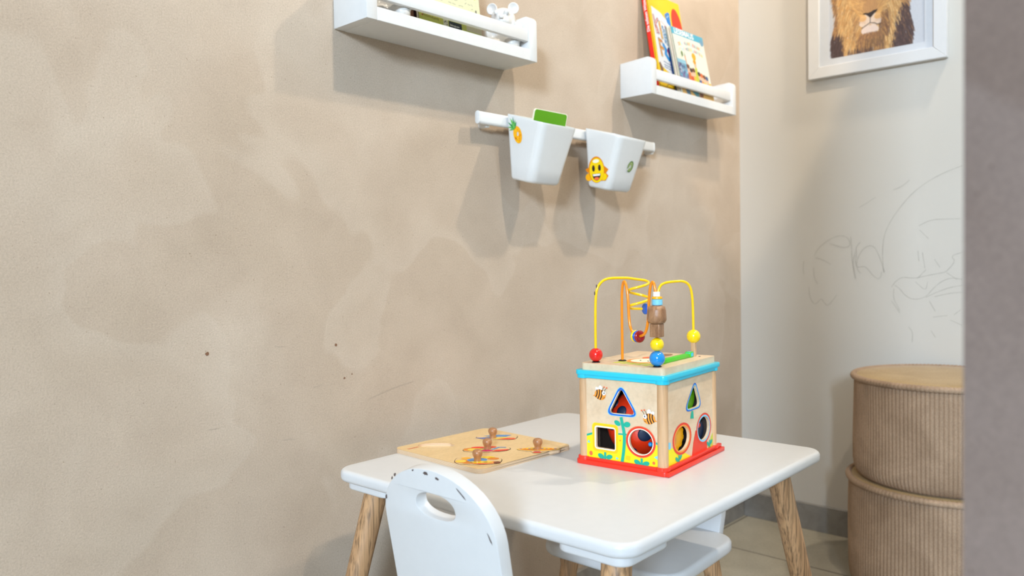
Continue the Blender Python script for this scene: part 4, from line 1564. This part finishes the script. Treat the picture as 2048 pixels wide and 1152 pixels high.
# stems and leaves
mb.flat(stroke(smooth_path([(0.0732, 0.0765), (0.0755, 0.066), (0.0788, 0.051), (0.0775, 0.03), (0.0742, 0.011)], 2), 0.0050), 6 * Z, 'print_teal', FT)
mb.flat(ell(0.0670, 0.0672, 0.0056, 0.0036, 18, -0.45), 6 * Z, 'print_teal', FT)
mb.flat(ell(0.0830, 0.0668, 0.0056, 0.0040, 18, 0.2), 6 * Z, 'print_teal', FT)
for cx_, by, ty in ((0.0455, 0.010, 0.0215), (0.1062, 0.010, 0.0205)):
    mb.flat(stroke([(cx_, by), (cx_, ty)], 0.0036), 6 * Z, 'print_teal', FT)
    mb.flat(ell(cx_ - 0.0070, 0.0148 if cx_ < 0.08 else 0.0140, 0.0056, 0.0036, 18, -0.4), 6 * Z, 'print_teal', FT)
    mb.flat(ell(cx_ + 0.0070, 0.0152 if cx_ < 0.08 else 0.0138, 0.0056, 0.0034, 18, 0.3), 6 * Z, 'print_teal', FT)
mb.flat(ell(0.0210, 0.0170, 0.0030, 0.0034, 18), 6 * Z, 'print_coral', FT)
mb.flat(ell(0.1255, 0.0165, 0.0022, 0.0022, 18), 6 * Z, 'print_coral', FT)
mb.flat(ell(0.0712, 0.0421, 0.0012, 0.0012, 10), 6 * Z, 'print_coral', FT)
mb.flat([(0.0800, 0.0155), (0.0872, 0.0145), (0.0880, 0.0210), (0.0808, 0.0215)], 6 * Z, 'print_gold', FT)
mb.flat([(0.1260, 0.0250), (0.1352, 0.0205), (0.1352, 0.0298)], 6 * Z, 'print_sky', FT)
mb.flat([(0.0640, 0.0128), (0.0690, 0.0152), (0.0640, 0.0172)], 6 * Z, 'print_sky', FT)
mb.flat([(0.0150, 0.0325), (0.0200, 0.0322), (0.0172, 0.0372)], 6 * Z, 'print_sky', FT)


def bee(cx, cy, rot, flip):
    def Pp(loop, k, l):
        out = []
        for x, y in loop:
            x = -x if flip else x
            out.append((cx + x * cos(rot) - y * sin(rot), cy + x * sin(rot) + y * cos(rot)))
        mb.flat(out, l * Z, k, FT)
    Pp(ell(-0.0062, 0.0068, 0.0042, 0.0026, 16, -0.4), 'print_white', 6)
    Pp(ell(-0.0016, 0.0092, 0.0032, 0.0044, 16, 0.3), 'print_white', 6)
    Pp([(-0.0080, -0.0015), (-0.0120, -0.0050), (-0.0070, -0.0055)], 'print_orange', 7)
    Pp(ell(0, 0, 0.0095, 0.0078, 26), 'print_orange', 8)
    for dx in (-0.0062, -0.0022, 0.0020):
        h = 0.0076 * math.sqrt(max(0, 1 - (dx / 0.0095) ** 2))
        Pp(stroke([(dx - 0.0006, -h), (dx + 0.0008, -h * 0.3), (dx + 0.0008, h * 0.3), (dx - 0.0006, h)], 0.0017), 'print_black', 9)
    Pp(ell(0.0056, 0.0040, 0.0030, 0.0034, 14), 'print_white', 10)
    Pp(ell(0.0062, 0.0042, 0.0008, 0.0015, 10), 'print_black', 11)
    Pp(stroke([(0.0052, -0.0035), (0.0072, -0.0032), (0.0084, -0.0015)], 0.0006), 'print_black', 11)
    for q in (0, 1):
        Pp(stroke([(0.0025 + q * 0.0035, 0.0065), (0.0028 + q * 0.0042, 0.0098), (0.0042 + q * 0.0045, 0.0128)], 0.0007), 'print_black', 11)
        Pp(ell(0.0046 + q * 0.0045, 0.0132, 0.0014, 0.0012, 10), 'print_coral', 12)


bee(0.0385, 0.1065, radians(-12), False)
bee(0.1190, 0.0790, radians(12), True)
mb.build('front_panel', cube, smooth=False)

# --- right panel: a = 0 at the near post
GT = basis((OX, OY + 0.003, 0.0), (1, 0, 0), (0, 0, 1), (0, -1, 0))
pan = [(0.0125, 0.010), (WXc - 0.0115, 0.010), (WXc - 0.0115, 0.1305), (0.0125, 0.1305)]
t2o = round_poly([(0.0640, 0.0790), (0.1290, 0.0790), (0.1050, 0.1250)], 0.010)
t2h = fr(t2o, 0.84)
c1o, c1h = ell(0.0590, 0.0430, 0.0310, 0.0232, 36), ell(0.0590, 0.0430, 0.0245, 0.0178, 36)
c2o, c2h = ell(0.1345, 0.0450, 0.0265, 0.0235, 36), ell(0.1345, 0.0450, 0.0215, 0.0180, 36)
mb = MB('birch')
mb.prism([pan, t2h, c1h, c2h], -0.004, 0, 'birch', GT)
mb.flat([t2o, fr(t2o, 0.88)], 3 * Z, 'print_blue', GT)
mb.flat([fr(t2o, 0.90), t2h], 4 * Z, 'print_sky', GT)
hl = [(0.0125, 0.010), (0.094, 0.010), (0.094, 0.016), (0.070, 0.026), (0.045, 0.034), (0.0125, 0.040)]
strips([(0.0125, 0.040), (0.030, 0.034), (0.060, 0.024), (0.090, 0.0105)], 0.010, [fr(c1o, 0.93)], 0.0125, 0.090, Z, 'print_yellow', GT)
strips([(0.092, 0.012), (0.097, 0.030), (0.105, 0.047), (0.112, 0.044), (0.146, 0.036)], 0.010, [fr(c1o, 0.93), fr(c2o, 0.93)], 0.092, 0.146, 1.5 * Z, 'print_red', GT)
mb.flat([(0.148, 0.010), (0.1705, 0.010), (0.1705, 0.034), (0.162, 0.028)], Z, 'print_lime', GT)
mb.flat([c1o, fr(c1o, 0.86)], 4 * Z, 'print_red', GT)
mb.flat([fr(c1o, 0.86), c1h], 4 * Z, 'print_orange', GT)
mb.flat([c2o, fr(c2o, 0.88)], 4 * Z, 'print_red', GT)
mb.flat([fr(c2o, 0.88), c2h], 4 * Z, 'print_sky', GT)
mb.flat(stroke([(0.0940, 0.0780), (0.0925, 0.0670)], [0.006, 0.012]), 5 * Z, 'print_teal', GT)
for cx_, cy_ in ((0.047, 0.0150), (0.155, 0.0170)):
    mb.flat(stroke([(cx_, cy_ - 0.005), (cx_ + 0.001, cy_ + 0.006)], 0.004), 5 * Z, 'print_teal', GT)
    mb.flat(ell(cx_ - 0.006, cy_ + 0.001, 0.0055, 0.0028, 14, -0.6), 5 * Z, 'print_teal', GT)
    mb.flat(ell(cx_ + 0.006, cy_ + 0.002, 0.0050, 0.0028, 14, 0.6), 5 * Z, 'print_teal', GT)
mb.flat([(0.013, 0.036), (0.022, 0.034), (0.022, 0.044), (0.013, 0.046)], 2 * Z, 'print_sky', GT)
mb.build('right_panel', cube, smooth=False)
# plain panels at the two hidden sides
mb = MB('birch')
mb.box((-OX - 0.005, 0, 0.0702), (0.004, WYc - 0.024, 0.1205))
mb.build('rear_panel', cube)
mb = MB('birch')
mb.box((0, -OY - 0.005, 0.0702), (WXc - 0.024, 0.004, 0.1205))
mb.build('left_panel', cube)

# ladybird drum and coloured wheels seen through the openings
lb = MB(['ladybird_red', 'print_navy'])
lc = Vector((OX + 0.053, OY + 0.073, 0.058))
lb.sphere(lc, (0.044, 0.046, 0.050), 'ladybird_red', 36)
rg = random.Random(11)
for (th, ph, r) in ((205, 34, 6), (172, 30, 11), (232, 30, 12), (222, -8, 14), (182, -4, 5), (150, 4, 12), (255, -2, 11), (195, -42, 9), (140, 40, 9), (280, 20, 10), (190, 66, 8)):
    d = Vector((cos(radians(th)) * cos(radians(ph)), sin(radians(th)) * cos(radians(ph)), sin(radians(ph))))
    c = lc + Vector((d.x * 0.0428, d.y * 0.0448, d.z * 0.0488))
    u_ = d.orthogonal().normalized()
    r *= 0.78
    T = basis(c, u_, d.cross(u_), d)
    lb.sphere((0, 0, 0), (r / 1000, r / 1000, 0.0032), 'print_navy', 20, T)
o = lb.build('ladybird', cube)
o['label'] = 'red drum with dark blue spots inside the cube'
for (x, y, z, r) in ((0.0180, 0.0700, 0.0400, 0.0030), (0.0130, 0.0300, 0.0400, 0.0034), (0.034, 0.026, 0.098, 0.0026)):
    wb = MB('blue_gloss')
    wb.sphere((0, 0, 0), r, 'blue_gloss', 14)
    wb.build('axle_end', cube, loc=(OX + x, OY + y, z))
mb = MB('inner_shade')  # added dark brown sheets, stand in for the shade inside the wooden cube
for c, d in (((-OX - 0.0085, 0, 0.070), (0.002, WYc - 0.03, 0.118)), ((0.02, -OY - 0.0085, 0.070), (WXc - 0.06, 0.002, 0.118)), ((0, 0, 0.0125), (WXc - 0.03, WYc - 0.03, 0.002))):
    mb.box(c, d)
mb.build('inner_shade_sheets', cube)
wh = MB(['pine', 'print_red'])
Tw = basis((OX + 0.060, OY + 0.014, 0.044), (1, 0, 0), (0, 0, 1), (0, -1, 0))
gear = []
for i in range(60):
    a = 2 * pi * i / 60
    gear.append(((0.0215 + (0.0022 if (i // 3) % 2 else 0)) * cos(a), (0.0185 + (0.002 if (i // 3) % 2 else 0)) * sin(a)))
wh.prism(gear, -0.004, 0.002, 'pine', Tw)
wh.prism(ell(-0.012, 0.0, 0.009, 0.016, 20), 0.002, 0.003, 'orange_wire', Tw)
wh.build('gear', cube)
wh = MB('bright_green')
wh.prism(ell(0.098, 0.095, 0.024, 0.020, 28), -0.012, -0.009, 'card_green', GT)
wh.prism([(0.060, 0.079), (0.092, 0.080), (0.078, 0.108)], -0.009, -0.0075, 'blue_gloss', GT)
wh.build('inner_disc', cube)
wh = MB('deep_blue')
wh.prism(ell(0.138, 0.040, 0.016, 0.014, 28), -0.012, -0.009, 'print_navy', GT)
wh.sphere((OX + 0.128, OY + 0.010, 0.050), (0.006, 0.004, 0.0045), 'print_red', 16)
wh.tube([(OX + 0.119, OY + 0.009, 0.036), (OX + 0.119, OY + 0.009, 0.048)], 0.0018, 8, 'print_red')
wh.build('spinner', cube)

# --- top board with printed lawn, clown face and the green slide bar
ZT = 0.1415
mb = MB(['ply', 'birch'])
mb.prism(rrect(OX + 0.005, OY + 0.004, -OX + 0.002, -OY - 0.003, 0.006), ZT, ZT + 0.0100, 'birch')
zb = ZT + 0.0100
TB = Matrix.Translation((OX, OY, zb))
for i in range(6):
    y = 0.030 + i * 0.013
    mb.flat(stroke([(0.018 + 0.002 * i, y), (0.030, y + 0.001), (0.055, y - 0.001)], 0.009), Z, 'print_lime', TB)
mb.flat(ell(0.072, 0.070, 0.030, 0.026, 28), 2 * Z, 'print_orange', TB)
mb.flat(ell(0.074, 0.070, 0.024, 0.021, 28), 3 * Z, 'cream', TB)
mb.flat(stroke([(0.066, 0.060), (0.072, 0.064)], 0.0022), 4 * Z, 'print_black', TB)
mb.flat(stroke([(0.068, 0.074), (0.074, 0.078)], 0.0022), 4 * Z, 'print_black', TB)
mb.flat(stroke([(0.052, 0.040), (0.080, 0.044)], 0.003), 2 * Z, 'print_purple', TB)
mb.flat(ell(0.108, 0.085, 0.010, 0.006, 18), 2 * Z, 'print_coral', TB)
mb.flat(ell(0.150, 0.075, 0.020, 0.010, 18), 2 * Z, 'block_wood', TB)
mb.flat(stroke([(0.160, 0.020), (0.166, 0.023)], 0.003), 2 * Z, 'print_navy', TB)
mb.build('top_board', cube, bevel=0.0, smooth=False)
mb = MB('bright_green')
mb.box((OX + 0.088, OY + 0.031, zb + 0.0035), (0.104, 0.008, 0.007))
mb.box((OX + 0.146, OY + 0.031, zb + 0.0045), (0.012, 0.010, 0.009), 'turquoise')
mb.build('slide_bar', cube, bevel=0.0016, seg=3)


def bead(name, c, r, k, base=False):
    mb_ = MB(k)
    mb_.sphere((0, 0, 0), r, k, 32)
    return mb_.build(name, cube, loc=(OX + c[0], OY + c[1], c[2]))


zr = zb
for (x, y) in ((0.020, 0.124), (0.020, 0.0215), (0.055, 0.0985)):
    mb = MB('black')
    mb.lathe([(0.0062, 0), (0.0062, 0.0009), (0.0045, 0.0018), (0.0001, 0.0020)], 24)
    mb.build('washer', cube, loc=(OX + x, OY + y, zr))
bead('bead', (0.020, 0.124, 0.1630), 0.0104, 'red_gloss')
bead('bead', (0.020, 0.0215, 0.1635), 0.0112, 'blue_gloss')
bead('bead', (0.020, 0.0215, 0.1838), 0.0098, 'yellow_gloss')
bead('bead', (0.160, 0.030, 0.1832), 0.0108, 'yellow_gloss')
mb = MB('birch_z')
mb.box((0, 0, 0.0115), (0.0068, 0.0068, 0.023))
mb.build('stub_post', cube, loc=(OX + 0.160, OY + 0.030, zb), bevel=0.0008)

Wr = 0.0021
yl = [(0.020, 0.124, 0.160), (0.0185, 0.1235, 0.200), (0.0185, 0.1225, 0.250), (0.0205, 0.120, 0.2665), (0.030, 0.113, 0.2775), (0.045, 0.103, 0.2785), (0.062, 0.092, 0.2780)]
yl = [tuple(p) for p in smooth_path(yl, 3)]
hc = Vector((0.0770, 0.0815))
hr = 0.0165
va = Vector((0.862, -0.507))
vp = Vector((0.507, 0.862))
hel = []
for i in range(0, 91):
    t = i / 90
    a = pi / 2 + (-1) * (2 * pi * 1.95) * t
    p = hc + va * (hr * cos(a)) + vp * (hr * 0.80 * sin(a))
    hel.append((p.x, p.y, 0.2778 - 0.0475 * t))
hel = hel[8:]
end = hel[-1]
yr = [hel[-1], (0.098, 0.070, 0.2290), (0.104, 0.066, 0.236), (0.1065, 0.0643, 0.252), (0.110, 0.062, 0.2650), (0.118, 0.057, 0.2692), (0.1305, 0.0488, 0.2705), (0.145, 0.0396, 0.2712), (0.1545, 0.0334, 0.2650), (0.1585, 0.0310, 0.2500), (0.1597, 0.0303, 0.2250), (0.160, 0.030, 0.186)]
yr = [tuple(p) for p in smooth_path(yr, 3)]
path = yl + hel + yr
mb = MB('yellow_wire')
mb.tube([(OX + p[0], OY + p[1], p[2]) for p in path], Wr, 10)
mb.build('yellow_wire', cube, angle=80)
# scratched paint at the bend
mb = MB('chip')
for (x, y, z) in ((0.0181, 0.1228, 0.2560), (0.0204, 0.1208, 0.2665)):
    mb.sphere((OX + x - 0.0012, OY + y, z), (0.0012, 0.0010, 0.0030), 'chip', 10)
mb.build('wire_scratch', cube)

orr = [(0.055, 0.0985, 0.152), (0.0548, 0.0982, 0.200), (0.0545, 0.0980, 0.250), (0.0530, 0.0955, 0.2680), (0.0495, 0.0905, 0.2745), (0.0460, 0.0850, 0.2680), (0.0445, 0.0815, 0.2500), (0.0440, 0.0800, 0.2150), (0.0425, 0.0760, 0.2000),
       (0.0380, 0.0660, 0.1925), (0.0335, 0.0550, 0.1925), (0.0285, 0.0440, 0.1980), (0.0262, 0.0385, 0.2150), (0.0250, 0.0360, 0.2500), (0.0240, 0.0335, 0.2660), (0.0222, 0.0290, 0.2745), (0.0205, 0.0250, 0.2700), (0.0200, 0.0225, 0.2560), (0.0200, 0.0215, 0.2300), (0.0200, 0.0215, 0.1600)]
op = [tuple(p) for p in smooth_path(orr, 3)]
mb = MB('orange_wire')
mb.tube([(OX + p[0], OY + p[1], p[2]) for p in op], Wr, 10)
mb.build('orange_wire', cube, angle=80)
# disc beads in the sag of the orange wire
ax = Vector((0.0285 - 0.0425, 0.0440 - 0.0760, 0.0)).normalized()
for off, k, r in ((-0.0075, 'yellow_gloss', 0.0086), (-0.0030, 'deep_blue', 0.0086), (0.0020, 'dark_red', 0.0088)):
    c = Vector((0.0352, 0.0590, 0.1922)) + ax * off
    u_ = Vector((0, 0, 1))
    T = basis((0, 0, 0), u_, ax.cross(u_), ax)
    mb = MB(k)
    mb.lathe([(0.0026, -0.0024), (0.0065, -0.0026), (r, -0.0014), (r + 0.0004, 0), (r, 0.0014), (0.0065, 0.0026), (0.0040, 0.0022), (0.0026, 0.0016)], 28, None, T)
    mb.build('disc_bead', cube, loc=(OX + c.x, OY + c.y, c.z), angle=60)
mb = MB('deep_blue')
T = basis((0, 0, 0), (0, 0, 1), Vector((-0.5, -0.86, 0)), Vector((0.86, -0.5, 0)))
mb.lathe([(0.0024, -0.0024), (0.0065, -0.0026), (0.0084, -0.0012), (0.0086, 0), (0.0084, 0.0012), (0.0065, 0.0026), (0.0024, 0.0024)], 28, None, T)
mb.build('disc_bead', cube, loc=(OX + 0.0880, OY + 0.0760, 0.2296), angle=60)
# stack of wooden pieces on the near wire
sx_, sy_ = OX + 0.020, OY + 0.0215
mb = MB('block_wood')
mb.prism(rrect(-0.0078, -0.0078, 0.0078, 0.0078, 0.0015), 0, 0.0190)
mb.build('wooden_block', cube, loc=(sx_, sy_, 0.1945), bevel=0.0008)
mb = MB('birch_z')
mb.lathe([(0.006, 0), (0.0110, 0.0008), (0.0138, 0.0055), (0.0136, 0.0120), (0.0132, 0.0190), (0.0118, 0.0245), (0.006, 0.0262), (0.0001, 0.0264)], 32, 'block_wood')
mb.build('wooden_barrel', cube, loc=(sx_, sy_, 0.2135), angle=60)
mb = MB(['print_sky', 'print_white'])
mb.lathe([(0.0070, 0), (0.0076, 0.0008), (0.0076, 0.0080), (0.0070, 0.0086)], 24, 'print_sky')
mb.build('pale_ring', cube, loc=(sx_ + 0.002, sy_, 0.2400))
mb = MB('yellow_gloss')
mb.lathe([(0.0070, 0), (0.0078, 0.0006), (0.0074, 0.0030), (0.0060, 0.0036)], 24, 'pine')
mb.build('yellow_ring', cube, loc=(sx_ + 0.0015, sy_, 0.2488))
mb = MB('print_white')
mb.lathe([(0.0050, 0), (0.0050, 0.0060), (0.0044, 0.0066)], 24, 'print_white')
mb.build('white_ring', cube, loc=(sx_, sy_, 0.2526))


# ------------------------------------------------------------------ corduroy poufs
def make_pouf(label, c, r, h, tagged, group):
    root = thing('corduroy_pouf', label, 'pouf', c, radians(8), group)
    ribs = int(2 * pi * r / 0.0086)
    n = ribs * 6
    prof = [(0.930, 0.0), (0.965, 0.006), (0.990, 0.018), (1.0, 0.034), (1.0, h * 0.35), (0.998, h * 0.65), (0.996, h - 0.022), (0.990, h - 0.012), (0.985, h - 0.008)]
    vs, fs = [], []
    wob = random.Random(2 if tagged else 4)
    ph = wob.random() * 6
    for j, (k, z) in enumerate(prof):
        for i in range(n):
            a = 2 * pi * i / n
            rib = abs(sin(a * ribs / 2)) ** 0.7
            rr_ = r * k - 0.0026 + 0.0026 * rib + 0.0012 * sin(3 * a + z * 20 + ph)
            vs.append((rr_ * cos(a), rr_ * sin(a), z))
    for j in range(len(prof) - 1):
        for i in range(n):
            i2 = (i + 1) % n
            fs.append((j * n + i, j * n + i2, (j + 1) * n + i2, (j + 1) * n + i))
    fs.append(list(reversed(range(n))))
    mb = MB('cord')
    mb.add(vs, fs)
    mb.build('side_cover', root, angle=89)
    # piped seam with the ribs wrapping over it
    mb = MB('cord')
    vs, fs = [], []
    m_ = 10
    for i in range(n):
        a = 2 * pi * i / n
        rib = abs(sin(a * ribs / 2)) ** 0.7
        q = 0.0062 + 0.0014 * rib
        for j in range(m_):
            t = 2 * pi * j / m_
            rad = r * 0.992 + q * cos(t)
            vs.append((rad * cos(a), rad * sin(a), h - 0.007 + q * 0.95 * sin(t)))
    for i in range(n):
        i2 = (i + 1) % n
        for j in range(m_):
            j2 = (j + 1) % m_
            fs.append((i * m_ + j, i2 * m_ + j, i2 * m_ + j2, i * m_ + j2))
    mb.add(vs, fs)
    mb.build('piping', root, angle=89)
    mb = MB('velvet_top')
    mb.lathe([(r * 0.992, h - 0.006), (r * 0.95, h - 0.003), (r * 0.7, h - 0.0015), (r * 0.3, h - 0.001), (0.0001, h - 0.001)], 96)
    mb.build('top_cover', root, angle=80)
    if tagged:
        mb = MB('tag_white')
        a = radians(tagged)
        T = basis((r * cos(a) * 1.0, r * sin(a) * 1.0, 0.012), (cos(a), sin(a), 0), (0, 0, 1), (sin(a), -cos(a), 0))
        mb.prism(rrect(0, 0, 0.010, 0.034, 0.001, 2), -0.0006, 0.0006, None, T)
        mb.build('sewn_tag', root)
    return root


PC = (-0.207, -0.592)
make_pouf('wide brown corduroy pouf standing on the floor, lower one of the stacked pair', (PC[0], PC[1], 0.0), 0.200, 0.256, 200, 'stacked corduroy poufs')
make_pouf('brown corduroy pouf with a tan top, stacked upper one of the pair', (PC[0] + 0.004, PC[1], 0.256), 0.190, 0.231, None, 'stacked corduroy poufs')
